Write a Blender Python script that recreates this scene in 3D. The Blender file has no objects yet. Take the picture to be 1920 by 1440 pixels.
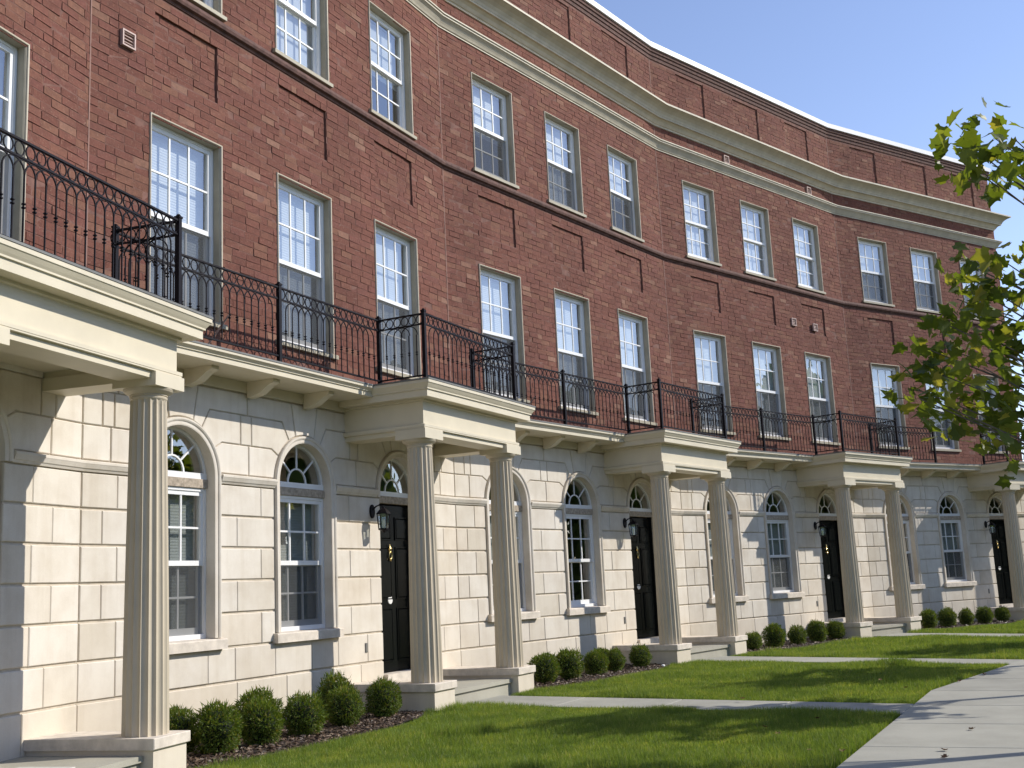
import bpy, math, random
import numpy as np
from mathutils import Matrix, Vector

# ------------------------------------------------------------------ camera, sky, sun, exposure
scene = bpy.context.scene
COL = scene.collection
cam_d = bpy.data.cameras.new('camera')
cam_d.sensor_width = 36.0
cam_d.lens = 36.0 * 2132.67 / 1920.0
cam_d.clip_end = 2000
cam = bpy.data.objects.new('camera', cam_d)
COL.objects.link(cam)
CAM = Vector((-7.223, -7.800, 1.32))
YAW, PITCH, ROLL = 0.4576, 0.1774, -0.0475
fw = Vector((math.cos(PITCH) * math.cos(YAW), math.cos(PITCH) * math.sin(YAW), math.sin(PITCH)))
rt = Vector((math.sin(YAW), -math.cos(YAW), 0))
up = rt.cross(fw)
rt2 = math.cos(ROLL) * rt + math.sin(ROLL) * up
up2 = -math.sin(ROLL) * rt + math.cos(ROLL) * up
cam.matrix_world = Matrix(((rt2.x, up2.x, -fw.x, CAM.x), (rt2.y, up2.y, -fw.y, CAM.y), (rt2.z, up2.z, -fw.z, CAM.z), (0, 0, 0, 1)))
scene.camera = cam

SUN_EL = math.radians(34.5)
SUN_DIR = Vector((0.589 * math.cos(SUN_EL), -0.808 * math.cos(SUN_EL), math.sin(SUN_EL))).normalized()
world = bpy.data.worlds.new('World')
scene.world = world
world.use_nodes = True
wn = world.node_tree.nodes
wl = world.node_tree.links
sky_n = wn.new('ShaderNodeTexSky')
sky_n.sky_type = 'NISHITA'
sky_n.sun_disc = False
sky_n.sun_elevation = SUN_EL
sky_n.sun_rotation = math.atan2(SUN_DIR.x, SUN_DIR.y)
sky_n.altitude = 200
sky_n.air_density = 1.0
sky_n.dust_density = 0.05
sky_n.ozone_density = 2.0
tint = wn.new('ShaderNodeMix')
tint.data_type = 'RGBA'
tint.blend_type = 'MULTIPLY'
tint.inputs[0].default_value = 1.0
tint.inputs[7].default_value = (1.15, 1.0, 1.03, 1)
wl.new(sky_n.outputs[0], tint.inputs[6])
wl.new(tint.outputs[2], wn['Background'].inputs[0])
wn['Background'].inputs[1].default_value = 0.15
sun_d = bpy.data.lights.new('sun', 'SUN')
sun_d.energy = 3.8
sun_d.angle = math.radians(0.5)
sun_d.color = (1.0, 0.94, 0.845)
sun = bpy.data.objects.new('sun', sun_d)
COL.objects.link(sun)
sun.rotation_euler = SUN_DIR.to_track_quat('Z', 'Y').to_euler()
scene.view_settings.view_transform = 'Standard'
scene.view_settings.look = 'None'
scene.view_settings.gamma = 1.0
scene.view_settings.exposure = 0.40
scene.render.engine = 'CYCLES'
scene.cycles.use_denoising = True
scene.cycles.max_bounces = 8
scene.cycles.transparent_max_bounces = 24

# ------------------------------------------------------------------ materials
def nodes_of(name):
    m = bpy.data.materials.new(name)
    m.use_nodes = True
    nt = m.node_tree
    return m, nt, nt.nodes, nt.links, nt.nodes['Principled BSDF']


def ramp(nd, lk, fac, stops, interp='LINEAR'):
    r = nd.new('ShaderNodeValToRGB')
    r.color_ramp.interpolation = interp
    el = r.color_ramp.elements
    while len(el) < len(stops):
        el.new(0.5)
    for e, (p, c) in zip(el, stops):
        e.position = p
        e.color = (*c, 1)
    lk.new(fac, r.inputs[0])
    return r


def noise(nd, lk, scale, detail=4, coord='Object', rough=0.6, vec=None):
    n = nd.new('ShaderNodeTexNoise')
    n.inputs['Scale'].default_value = scale
    n.inputs['Detail'].default_value = detail
    n.inputs['Roughness'].default_value = rough
    if vec is None:
        tc = nd.new('ShaderNodeTexCoord')
        vec = tc.outputs[coord]
    lk.new(vec, n.inputs['Vector'])
    return n


def world_pos(nd):
    return nd.new('ShaderNodeNewGeometry').outputs['Position']


def mixc(nd, lk, fac, a, b, mode='MIX'):
    m = nd.new('ShaderNodeMix')
    m.data_type = 'RGBA'
    m.blend_type = mode
    for inp, v in ((m.inputs[0], fac), (m.inputs[6], a), (m.inputs[7], b)):
        if isinstance(v, (int, float)):
            inp.default_value = v
        elif isinstance(v, tuple):
            inp.default_value = (*v, 1)
        else:
            lk.new(v, inp)
    return m.outputs[2]


def piece_random(nd, lk):
    """one random number per piece, whether it is its own object or an island of a joined mesh"""
    oi = nd.new('ShaderNodeObjectInfo')
    ge = nd.new('ShaderNodeNewGeometry')
    a = nd.new('ShaderNodeMath')
    a.operation = 'ADD'
    lk.new(oi.outputs['Random'], a.inputs[0])
    lk.new(ge.outputs['Random Per Island'], a.inputs[1])
    f = nd.new('ShaderNodeMath')
    f.operation = 'FRACT'
    lk.new(a.outputs[0], f.inputs[0])
    return f.outputs[0]


def bump(nd, lk, bsdf, height, strength=0.3, dist=0.01):
    b = nd.new('ShaderNodeBump')
    b.inputs['Strength'].default_value = strength
    b.inputs['Distance'].default_value = dist
    lk.new(height, b.inputs['Height'])
    lk.new(b.outputs[0], bsdf.inputs['Normal'])


def mat_plain(name, col, rough=0.5, var=0.0, scale=6.0, metal=0.0, spec=None, bumpy=0.0, bscale=80):
    m, nt, nd, lk, b = nodes_of(name)
    b.inputs['Roughness'].default_value = rough
    b.inputs['Metallic'].default_value = metal
    if spec is not None:
        b.inputs['Specular IOR Level'].default_value = spec
    if var > 0:
        n = noise(nd, lk, scale, 5, vec=world_pos(nd))
        lo = tuple(c * (1 - var) for c in col)
        hi = tuple(min(1, c * (1 + var * 0.6)) for c in col)
        r = ramp(nd, lk, n.outputs[0], [(0.3, lo), (0.7, hi)])
        lk.new(r.outputs[0], b.inputs['Base Color'])
    else:
        b.inputs['Base Color'].default_value = (*col, 1)
    if bumpy > 0:
        n2 = noise(nd, lk, bscale, 3, vec=world_pos(nd))
        bump(nd, lk, b, n2.outputs[0], bumpy, 0.004)
    return m


def mat_brick():
    m, nt, nd, lk, b = nodes_of('brick_clay')
    r = piece_random(nd, lk)
    base = ramp(nd, lk, r, [(0.0, (0.148, 0.061, 0.046)), (0.22, (0.165, 0.067, 0.050)), (0.45, (0.177, 0.074, 0.055)),
                            (0.62, (0.171, 0.070, 0.056)), (0.82, (0.186, 0.084, 0.059)), (0.96, (0.202, 0.098, 0.068)), (1.0, (0.26, 0.145, 0.105))])
    n = noise(nd, lk, 15, 8, vec=world_pos(nd), rough=0.8)
    rr = ramp(nd, lk, n.outputs[0], [(0.28, (0.52, 0.50, 0.52)), (0.43, (0.88, 0.90, 0.88)), (0.57, (1.08, 1.05, 1.0)), (0.72, (1.42, 1.55, 1.5))])
    c1 = mixc(nd, lk, 0.9, base.outputs[0], rr.outputs[0], 'MULTIPLY')
    n3 = noise(nd, lk, 0.9, 3, vec=world_pos(nd))
    r3 = ramp(nd, lk, n3.outputs[0], [(0.3, (0.82, 0.81, 0.82)), (0.7, (1.12, 1.12, 1.12))])
    c2 = mixc(nd, lk, 1.0, c1, r3.outputs[0], 'MULTIPLY')
    n4 = noise(nd, lk, 42, 4, vec=world_pos(nd))
    r4 = ramp(nd, lk, n4.outputs[0], [(0.57, (0, 0, 0)), (0.76, (0.8, 0.8, 0.8))])
    c3 = mixc(nd, lk, r4.outputs[0], c2, (0.30, 0.185, 0.135))
    lk.new(c3, b.inputs['Base Color'])
    b.inputs['Roughness'].default_value = 0.9
    b.inputs['Specular IOR Level'].default_value = 0.2
    n2 = noise(nd, lk, 90, 4, vec=world_pos(nd))
    bump(nd, lk, b, n2.outputs[0], 0.7, 0.006)
    return m


def mat_stone():
    m, nt, nd, lk, b = nodes_of('limestone')
    r = piece_random(nd, lk)
    base = ramp(nd, lk, r, [(0.0, (0.63, 0.57, 0.475)), (0.25, (0.695, 0.645, 0.565)), (0.55, (0.72, 0.67, 0.59)), (0.8, (0.67, 0.62, 0.545)), (1.0, (0.68, 0.61, 0.51))])
    n = noise(nd, lk, 3.0, 6, vec=world_pos(nd))
    rr = ramp(nd, lk, n.outputs[0], [(0.3, (0.86, 0.83, 0.79)), (0.6, (1.03, 1.03, 1.03))])
    c = mixc(nd, lk, 0.8, base.outputs[0], rr.outputs[0], 'MULTIPLY')
    n5 = noise(nd, lk, 140, 3, vec=world_pos(nd))
    r5 = ramp(nd, lk, n5.outputs[0], [(0.3, (0.92, 0.92, 0.92)), (0.65, (1.03, 1.03, 1.03))])
    c = mixc(nd, lk, 0.8, c, r5.outputs[0], 'MULTIPLY')
    ge0 = nd.new('ShaderNodeNewGeometry')
    mp = nd.new('ShaderNodeMapping')
    mp.inputs['Scale'].default_value = (9, 9, 0.7)
    lk.new(ge0.outputs['Position'], mp.inputs[0])
    ns = noise(nd, lk, 1.0, 5, vec=mp.outputs[0])
    rs = ramp(nd, lk, ns.outputs[0], [(0.34, (0.84, 0.81, 0.76)), (0.52, (1, 1, 1))])
    c = mixc(nd, lk, 0.38, c, rs.outputs[0], 'MULTIPLY')
    # damp, warmer staining near the ground that follows its own blotches
    ge = nd.new('ShaderNodeNewGeometry')
    sp = nd.new('ShaderNodeSeparateXYZ')
    lk.new(ge.outputs['Position'], sp.inputs[0])
    mr = nd.new('ShaderNodeMapRange')
    mr.inputs[1].default_value = 0.0
    mr.inputs[2].default_value = 0.9
    mr.inputs[3].default_value = 0.75
    mr.inputs[4].default_value = 0.0
    lk.new(sp.outputs[2], mr.inputs[0])
    mul = nd.new('ShaderNodeMath')
    mul.operation = 'MULTIPLY'
    lk.new(mr.outputs[0], mul.inputs[0])
    lk.new(n.outputs[0], mul.inputs[1])
    c = mixc(nd, lk, mul.outputs[0], c, (0.60, 0.50, 0.34))
    lk.new(c, b.inputs['Base Color'])
    b.inputs['Roughness'].default_value = 0.85
    b.inputs['Specular IOR Level'].default_value = 0.25
    n2 = noise(nd, lk, 120, 4, vec=world_pos(nd))
    bump(nd, lk, b, n2.outputs[0], 0.25, 0.003)
    return m


def mat_glass():
    m = bpy.data.materials.new('window_glass')
    m.use_nodes = True
    nt = m.node_tree
    nd, lk = nt.nodes, nt.links
    nd.clear()
    out = nd.new('ShaderNodeOutputMaterial')
    tr = nd.new('ShaderNodeBsdfTransparent')
    tr.inputs[0].default_value = (0.86, 0.90, 0.90, 1)
    gl = nd.new('ShaderNodeBsdfGlossy')
    gl.inputs['Roughness'].default_value = 0.01
    gl.inputs[0].default_value = (1, 1, 1, 1)
    tc = nd.new('ShaderNodeTexCoord')
    nz = nd.new('ShaderNodeTexNoise')
    nz.inputs['Scale'].default_value = 2.2
    lk.new(tc.outputs['Object'], nz.inputs['Vector'])
    bp = nd.new('ShaderNodeBump')
    bp.inputs['Strength'].default_value = 0.08
    bp.inputs['Distance'].default_value = 0.02
    lk.new(nz.outputs[0], bp.inputs['Height'])
    lk.new(bp.outputs[0], gl.inputs['Normal'])
    lw = nd.new('ShaderNodeLayerWeight')
    lw.inputs[0].default_value = 0.5
    p5 = nd.new('ShaderNodeMath')
    p5.operation = 'POWER'
    p5.inputs[1].default_value = 4.0
    lk.new(lw.outputs['Facing'], p5.inputs[0])
    ma = nd.new('ShaderNodeMath')
    ma.operation = 'MULTIPLY_ADD'
    ma.inputs[1].default_value = 0.8
    ma.inputs[2].default_value = 0.27
    lk.new(p5.outputs[0], ma.inputs[0])
    mx = nd.new('ShaderNodeMixShader')
    lk.new(ma.outputs[0], mx.inputs[0])
    lk.new(tr.outputs[0], mx.inputs[1])
    lk.new(gl.outputs[0], mx.inputs[2])
    lk.new(mx.outputs[0], out.inputs[0])
    return m


def mat_screen():
    m = bpy.data.materials.new('insect_screen')
    m.use_nodes = True
    nt = m.node_tree
    nd, lk = nt.nodes, nt.links
    nd.clear()
    out = nd.new('ShaderNodeOutputMaterial')
    tr = nd.new('ShaderNodeBsdfTransparent')
    df = nd.new('ShaderNodeBsdfDiffuse')
    df.inputs[0].default_value = (0.085, 0.088, 0.09, 1)
    mx = nd.new('ShaderNodeMixShader')
    mx.inputs[0].default_value = 0.5
    lk.new(tr.outputs[0], mx.inputs[1])
    lk.new(df.outputs[0], mx.inputs[2])
    lk.new(mx.outputs[0], out.inputs[0])
    return m


def mat_blind(col=(0.53, 0.55, 0.58)):
    m, nt, nd, lk, b = nodes_of('blind_vinyl')
    ge = nd.new('ShaderNodeNewGeometry')
    sp = nd.new('ShaderNodeSeparateXYZ')
    lk.new(ge.outputs['Position'], sp.inputs[0])
    w = nd.new('ShaderNodeMath')
    w.operation = 'MULTIPLY'
    w.inputs[1].default_value = 2 * math.pi / 0.030
    lk.new(sp.outputs[2], w.inputs[0])
    s = nd.new('ShaderNodeMath')
    s.operation = 'SINE'
    lk.new(w.outputs[0], s.inputs[0])
    bump(nd, lk, b, s.outputs[0], 0.30, 0.004)
    b.inputs['Base Color'].default_value = (*col, 1)
    b.inputs['Roughness'].default_value = 0.5
    return m


def mat_leafy(name, stops, trans=0.35, rough=0.5, patch=False):
    m = bpy.data.materials.new(name)
    m.use_nodes = True
    nt = m.node_tree
    nd, lk = nt.nodes, nt.links
    b = nd['Principled BSDF']
    r = piece_random(nd, lk)
    c = ramp(nd, lk, r, stops)
    csock = c.outputs[0]
    if patch:
        np1 = noise(nd, lk, 1.3, 5, vec=world_pos(nd), rough=0.65)
        rp1 = ramp(nd, lk, np1.outputs[0], [(0.30, (0.68, 0.74, 0.70)), (0.5, (1, 1, 1)), (0.70, (1.45, 1.25, 1.2))])
        csock = mixc(nd, lk, 1.0, csock, rp1.outputs[0], 'MULTIPLY')
        np2 = noise(nd, lk, 9.0, 3, vec=world_pos(nd))
        rp2 = ramp(nd, lk, np2.outputs[0], [(0.30, (0.78, 0.80, 0.78)), (0.68, (1.22, 1.18, 1.1))])
        csock = mixc(nd, lk, 1.0, csock, rp2.outputs[0], 'MULTIPLY')
    lk.new(csock, b.inputs['Base Color'])
    b.inputs['Roughness'].default_value = rough
    b.inputs['Specular IOR Level'].default_value = 0.3
    if trans > 0:
        t = nd.new('ShaderNodeBsdfTranslucent')
        cc = mixc(nd, lk, 1.0, csock, (1.7, 1.6, 0.6), 'MULTIPLY')
        lk.new(cc, t.inputs[0])
        mx = nd.new('ShaderNodeMixShader')
        mx.inputs[0].default_value = trans
        lk.new(b.outputs[0], mx.inputs[1])
        lk.new(t.outputs[0], mx.inputs[2])
        lk.new(mx.outputs[0], nd['Material Output'].inputs[0])
    return m


def mat_concrete(name, col, rough=0.9):
    m, nt, nd, lk, b = nodes_of(name)
    r = piece_random(nd, lk)
    n = noise(nd, lk, 1.6, 6, vec=world_pos(nd))
    a = ramp(nd, lk, n.outputs[0], [(0.25, tuple(c * 0.80 for c in col)), (0.6, col), (0.85, tuple(c * 1.08 for c in col))])
    rr = ramp(nd, lk, r, [(0, (0.92, 0.92, 0.92)), (1, (1.05, 1.05, 1.04))])
    c = mixc(nd, lk, 1.0, a.outputs[0], rr.outputs[0], 'MULTIPLY')
    n2 = noise(nd, lk, 130, 3, vec=world_pos(nd))
    r2 = ramp(nd, lk, n2.outputs[0], [(0.3, (0.82, 0.82, 0.82)), (0.7, (1.06, 1.06, 1.06))])
    c = mixc(nd, lk, 0.8, c, r2.outputs[0], 'MULTIPLY')
    lk.new(c, b.inputs['Base Color'])
    b.inputs['Roughness'].default_value = rough
    b.inputs['Specular IOR Level'].default_value = 0.2
    bump(nd, lk, b, n2.outputs[0], 0.35, 0.003)
    return m


M = {}
M['brick'] = mat_brick()
M['mortar'] = mat_plain('mortar', (0.185, 0.092, 0.070), 0.95, 0.35, 9)
M['moulded'] = mat_plain('moulded_brick', (0.115, 0.058, 0.045), 0.9, 0.5, 14, bumpy=0.5, bscale=60)
M['sealant'] = mat_plain('sealant', (0.27, 0.15, 0.115), 0.8, 0.2, 5)
M['stone'] = mat_stone()
M['stonejoint'] = mat_plain('stone_joint', (0.56, 0.49, 0.39), 0.95, 0.2, 12)
M['sill'] = mat_plain('sill_stone', (0.66, 0.59, 0.50), 0.85, 0.22, 9, bumpy=0.3)
M['rough_stone'] = mat_plain('transom_stone', (0.42, 0.35, 0.27), 0.9, 0.4, 28, bumpy=0.6)
M['cream'] = mat_plain('cream_paint', (0.64, 0.575, 0.435), 0.5, 0.07, 2.5, spec=0.35)
M['column'] = mat_plain('column_paint', (0.545, 0.475, 0.36), 0.55, 0.08, 3.0, spec=0.3)
M['cornice'] = mat_plain('cornice_paint', (0.55, 0.50, 0.385), 0.55, 0.16, 5.0, spec=0.3)
M['casing'] = mat_plain('shaded_casing_paint', (0.37, 0.33, 0.245), 0.55, 0.12, 6.0, spec=0.3)  # cream darkened: jamb shade put into the colour; upper sills share the tone
M['white'] = mat_plain('white_vinyl', (0.80, 0.80, 0.79), 0.35, 0.03, 3)
M['coping'] = mat_plain('white_metal', (0.78, 0.78, 0.78), 0.4, 0.08, 1.2)
M['flash'] = mat_plain('grey_flashing', (0.16, 0.16, 0.15), 0.55, 0.25, 3)
M['iron'] = mat_plain('black_iron', (0.010, 0.008, 0.010), 0.45, 0.2, 20, spec=0.12)
M['door'] = mat_plain('black_gloss_paint', (0.005, 0.006, 0.006), 0.22, 0.0, spec=0.07)
M['brass'] = mat_plain('brass', (0.75, 0.55, 0.22), 0.25, metal=1.0)
M['plate'] = mat_plain('white_enamel', (0.78, 0.77, 0.74), 0.3)
M['wreath'] = mat_plain('wreath_green', (0.03, 0.09, 0.03), 0.7, 0.4, 90)
M['vent'] = mat_plain('vent_metal', (0.46, 0.33, 0.29), 0.6, 0.1, 12)
M['dark'] = mat_plain('dark_gap', (0.03, 0.025, 0.022), 0.9)
M['room'] = mat_plain('room_paint', (0.30, 0.29, 0.27), 0.9)
M['glass'] = mat_glass()
M['screen'] = mat_screen()
M['blind'] = mat_blind()
M['blind2'] = mat_blind((0.40, 0.41, 0.40))
M['concrete'] = mat_concrete('sidewalk_concrete', (0.395, 0.385, 0.33))
M['deck'] = mat_concrete('porch_concrete', (0.43, 0.41, 0.34))
M['asphalt'] = mat_plain('asphalt', (0.05, 0.05, 0.052), 0.9, 0.25, 4, bumpy=0.5, bscale=150)
M['soil'] = mat_plain('lawn_soil', (0.070, 0.100, 0.026), 0.95, 0.4, 3)
M['mulch'] = mat_plain('mulch_soil', (0.050, 0.034, 0.024), 0.95, 0.5, 16, bumpy=1.0, bscale=60)
M['chip'] = mat_leafy('mulch_chips', [(0, (0.028, 0.017, 0.012)), (0.5, (0.075, 0.045, 0.028)), (0.85, (0.13, 0.083, 0.05)), (1, (0.25, 0.18, 0.12))], 0)
M['grass'] = mat_leafy('grass_blades', [(0, (0.096, 0.155, 0.032)), (0.4, (0.138, 0.215, 0.043)), (0.75, (0.185, 0.26, 0.058)), (0.95, (0.26, 0.32, 0.095)), (1, (0.40, 0.36, 0.19))], 0.4, 0.5, True)
M['bush'] = mat_leafy('bush_leaves', [(0, (0.048, 0.080, 0.012)), (0.5, (0.092, 0.148, 0.020)), (0.88, (0.16, 0.205, 0.032)), (1, (0.25, 0.20, 0.065))], 0.3, 0.6)
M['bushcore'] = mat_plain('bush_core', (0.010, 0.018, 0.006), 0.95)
M['leaf'] = mat_leafy('plane_leaves', [(0, (0.062, 0.092, 0.014)), (0.5, (0.112, 0.152, 0.022)), (0.85, (0.175, 0.205, 0.034)), (1, (0.27, 0.25, 0.055))], 0.48, 0.45)
M['bark'] = mat_plain('bark', (0.13, 0.105, 0.08), 0.9, 0.5, 14, bumpy=0.8, bscale=40)
M['dryleaf'] = mat_plain('dry_leaf', (0.17, 0.085, 0.035), 0.8, 0.4, 30)
M['mat'] = mat_plain('mat_fabric', (0.56, 0.54, 0.50), 0.95, 0.15, 40)

# ------------------------------------------------------------------ mesh helpers.  house space is (s along wall, o outwards, z up)
MESH = {}


class MB:
    def __init__(self):
        self.v = []
        self.f = []

    def add(self, vs, fs):
        n = len(self.v)
        self.v += [tuple(q) for q in vs]
        self.f += [tuple(i + n for i in q) for q in fs]
        return self

    def box(self, s0, s1, o0, o1, z0, z1):
        vs = [(s0, o0, z0), (s1, o0, z0), (s1, o1, z0), (s0, o1, z0), (s0, o0, z1), (s1, o0, z1), (s1, o1, z1), (s0, o1, z1)]
        return self.add(vs, [(0, 3, 2, 1), (4, 5, 6, 7), (0, 1, 5, 4), (1, 2, 6, 5), (2, 3, 7, 6), (3, 0, 4, 7)])

    def prism(self, poly, o0, o1, cham=0.0, axis='o'):
        """extrude polygon given in (s,z) from o0 back to front o1, chamfered front edge"""
        n = len(poly)
        a = sum(poly[i][0] * poly[(i + 1) % n][1] - poly[(i + 1) % n][0] * poly[i][1] for i in range(n))
        if a < 0:
            poly = poly[::-1]
        rings = [(poly, o0)]
        if cham > 0:
            rings += [(poly, o1 - cham), (inset(poly, cham), o1)]
        else:
            rings += [(poly, o1)]
        vs = []
        for pl, o in rings:
            vs += [(q[0], o, q[1]) for q in pl]
        fs = []
        for k in range(len(rings) - 1):
            for i in range(n):
                j = (i + 1) % n
                fs.append((k * n + i, (k + 1) * n + i, (k + 1) * n + j, k * n + j))
        fs.append(tuple((len(rings) - 1) * n + i for i in range(n))[::-1])
        fs.append(tuple(range(n)))
        return self.add(vs, fs)

    def lathe(self, prof, cx, cy, seg=24, fn=None):
        n = len(prof)
        vs, fs = [], []
        for i in range(seg):
            a = 2 * math.pi * i / seg
            for r, z in prof:
                q = r if fn is None else r * fn(a, z)
                vs.append((cx + q * math.cos(a), cy + q * math.sin(a), z))
        for i in range(seg):
            j = (i + 1) % seg
            for k in range(n - 1):
                fs.append((i * n + k, i * n + k + 1, j * n + k + 1, j * n + k))
        fs.append(tuple(i * n for i in range(seg)))
        fs.append(tuple(i * n + n - 1 for i in range(seg))[::-1])
        return self.add(vs, fs)

    def tube(self, pts, rad, seg=6, closed=False, cap=True):
        P = [Vector(q) for q in pts]
        n = len(P)
        rads = rad if isinstance(rad, (list, tuple)) else [rad] * n
        vs, fs = [], []
        for i in range(n):
            if closed:
                d = (P[(i + 1) % n] - P[i - 1]).normalized()
            else:
                d = (P[min(i + 1, n - 1)] - P[max(i - 1, 0)]).normalized()
            a = Vector((0, 1, 0)) if abs(d.y) < 0.9 else Vector((1, 0, 0))
            e1 = d.cross(a).normalized()
            e2 = d.cross(e1)
            for k in range(seg):
                t = 2 * math.pi * (k + 0.5) / seg
                q = P[i] + rads[i] * (math.cos(t) * e1 + math.sin(t) * e2)
                vs.append(tuple(q))
        m = n if closed else n - 1
        for i in range(m):
            j = (i + 1) % n
            for k in range(seg):
                l = (k + 1) % seg
                fs.append((i * seg + k, i * seg + l, j * seg + l, j * seg + k))
        if cap and not closed:
            fs.append(tuple(range(seg))[::-1])
            fs.append(tuple((n - 1) * seg + k for k in range(seg)))
        return self.add(vs, fs)

    def sweep(self, path, prof, ends=(0.0, 0.0)):
        """profile (d outwards, z) closed, swept along a plan polyline (s,o), outwards = right of travel +s -> +o.
        ends: shift along the path per unit d at the first / last point (mitre)"""
        n = len(path)
        P = [Vector(q) for q in path]
        vs = []
        m = len(prof)
        for i in range(n):
            d1 = (P[i] - P[i - 1]).normalized() if i > 0 else None
            d2 = (P[i + 1] - P[i]).normalized() if i < n - 1 else None
            if d1 is None:
                nv = Vector((-d2.y, d2.x)) + d2 * ends[0]
            elif d2 is None:
                nv = Vector((-d1.y, d1.x)) - d1 * ends[1]
            else:
                n1 = Vector((-d1.y, d1.x))
                n2 = Vector((-d2.y, d2.x))
                b = (n1 + n2).normalized()
                nv = b / max(0.2, b.dot(n1))
            for d, z in prof:
                q = P[i] + nv * d
                vs.append((q.x, q.y, z))
        fs = []
        for i in range(n - 1):
            for k in range(m):
                l = (k + 1) % m
                fs.append((i * m + k, (i + 1) * m + k, (i + 1) * m + l, i * m + l))
        fs.append(tuple(range(m)))
        fs.append(tuple((n - 1) * m + k for k in range(m))[::-1])
        return self.add(vs, fs)

    def sweep_open(self, path, prof):
        """sweep a closed profile (u outward from opening edge, o) along an opening outline: points (s,z,nx,nz)"""
        m = len(prof)
        n = len(path)
        vs = []
        for s, z, nx, nz in path:
            for u, o in prof:
                vs.append((s + nx * u, o, z + nz * u))
        fs = []
        for i in range(n - 1):
            for k in range(m):
                l = (k + 1) % m
                fs.append((i * m + k, i * m + l, (i + 1) * m + l, (i + 1) * m + k))
        fs.append(tuple(range(m))[::-1])
        fs.append(tuple((n - 1) * m + k for k in range(m)))
        return self.add(vs, fs)

    def mesh(self, name, mat, smooth=False, flip=True):
        me = bpy.data.meshes.new(name)
        if flip:
            vs = [(x, -y, z) for x, y, z in self.v]
            fs = [q[::-1] for q in self.f]
        else:
            vs, fs = self.v, self.f
        me.from_pydata(vs, [], fs)
        if smooth:
            me.polygons.foreach_set('use_smooth', [True] * len(me.polygons))
        me.materials.append(M[mat] if isinstance(mat, str) else mat)
        me.update()
        return me


def inset(poly, d):
    n = len(poly)
    out = []
    for i in range(n):
        p0 = Vector(poly[i - 1])
        p1 = Vector(poly[i])
        p2 = Vector(poly[(i + 1) % n])
        e1 = p1 - p0
        e2 = p2 - p1
        if e1.length < 1e-6 or e2.length < 1e-6:
            out.append(tuple(p1))
            continue
        e1.normalize()
        e2.normalize()
        n1 = Vector((-e1.y, e1.x))
        n2 = Vector((-e2.y, e2.x))
        b = n1 + n2
        if b.length < 1e-4:
            b = n1
        b.normalize()
        q = p1 + b * (d / max(0.45, b.dot(n1)))
        out.append((q.x, q.y))
    return out


def ccw(poly):
    n = len(poly)
    a = sum(poly[i][0] * poly[(i + 1) % n][1] - poly[(i + 1) % n][0] * poly[i][1] for i in range(n))
    return poly if a > 0 else poly[::-1]


def link(name, data, parent=None, loc=None, rz=0.0, scale=None):
    o = bpy.data.objects.new(name, data)
    COL.objects.link(o)
    if parent is not None:
        o.parent = parent
    if loc is not None:
        o.location = loc
    if rz:
        o.rotation_euler = (0, 0, rz)
    if scale is not None:
        o.scale = scale
    return o


def cached(key, fn):
    if key not in MESH:
        MESH[key] = fn()
    return MESH[key]


def tag(o, label, cat, group=None):
    o['label'] = label
    o['category'] = cat
    if group:
        o['group'] = group
    return o


def empty(name, loc, rz=0.0):
    o = link(name, None, None, loc, rz)
    o.empty_display_size = 0.2
    return o


def L3(s, o, z):
    return (s, -o, z)


# ------------------------------------------------------------------ plan of the crescent
W = 6.649
TH = 0.171
T2 = math.tan(TH / 2)
ANG = {k: -(k - 1) * TH for k in range(-2, 8)}
PT = {1: Vector((0, 0))}
for k in range(2, 8):
    PT[k] = PT[k - 1] + W * Vector((math.cos(ANG[k - 1]), math.sin(ANG[k - 1])))
for k in range(0, -3, -1):
    PT[k] = PT[k + 1] - W * Vector((math.cos(ANG[k]), math.sin(ANG[k])))
WK = {0: W, 1: W, 2: W, 3: W, 4: 6.50}


def wxy(k, s, o):
    a = ANG[k]
    return (PT[k].x + s * math.cos(a) + o * math.sin(a), PT[k].y + s * math.sin(a) - o * math.cos(a))


# openings
GC = (1.235, 3.225, 5.215)        # ground floor bays
GH = 0.475                        # half opening
GSILL, GSPR = 0.973, 2.57
AR = 0.560                        # outer radius of the arch surround
UC = (1.30, 3.29, 5.30)           # upper bays
UHW = 0.524
F2 = (4.178, 6.135)
F3 = (7.663, 9.225)
ROW = 0.0815
ZB = 3.74                         # first brick course
PMID = 5.215
PCOL = 1.04
PO = 0.94


def arc(c, r, a0, a1, n=10, zc=GSPR):
    return [(c + r * math.cos(math.radians(a0 + (a1 - a0) * i / n)), zc + r * math.sin(math.radians(a0 + (a1 - a0) * i / n))) for i in range(n + 1)]


# ------------------------------------------------------------------ ground
def poly_sheet(name, pts, z, mat, kind='structure'):
    mb = MB()
    mb.add([(x, y, z) for x, y in pts], [tuple(range(len(pts)))])
    o = link(name, mb.mesh(name, mat, flip=False))
    o['kind'] = kind
    return o


ground = poly_sheet('ground', [(-600, -600), (600, -600), (600, 600), (-600, 600)], -0.012, 'soil')


def strip(k0, k1, o0, o1, z, name, mat):
    mb = MB()
    vs, fs = [], []
    for k in range(k0, k1 + 2):
        kk = min(k, k1)
        for o in (o0, o1):
            s = (o * T2) if k <= k1 else W - o * T2
            x, y = wxy(kk, s, o)
            vs.append((x, y, z))
    for i in range(k1 + 1 - k0):
        fs.append((2 * i, 2 * i + 1, 2 * i + 3, 2 * i + 2))
    mb.add(vs, fs)
    o = link(name, mb.mesh(name, mat, flip=False))
    o['kind'] = 'structure'
    return o


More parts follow.
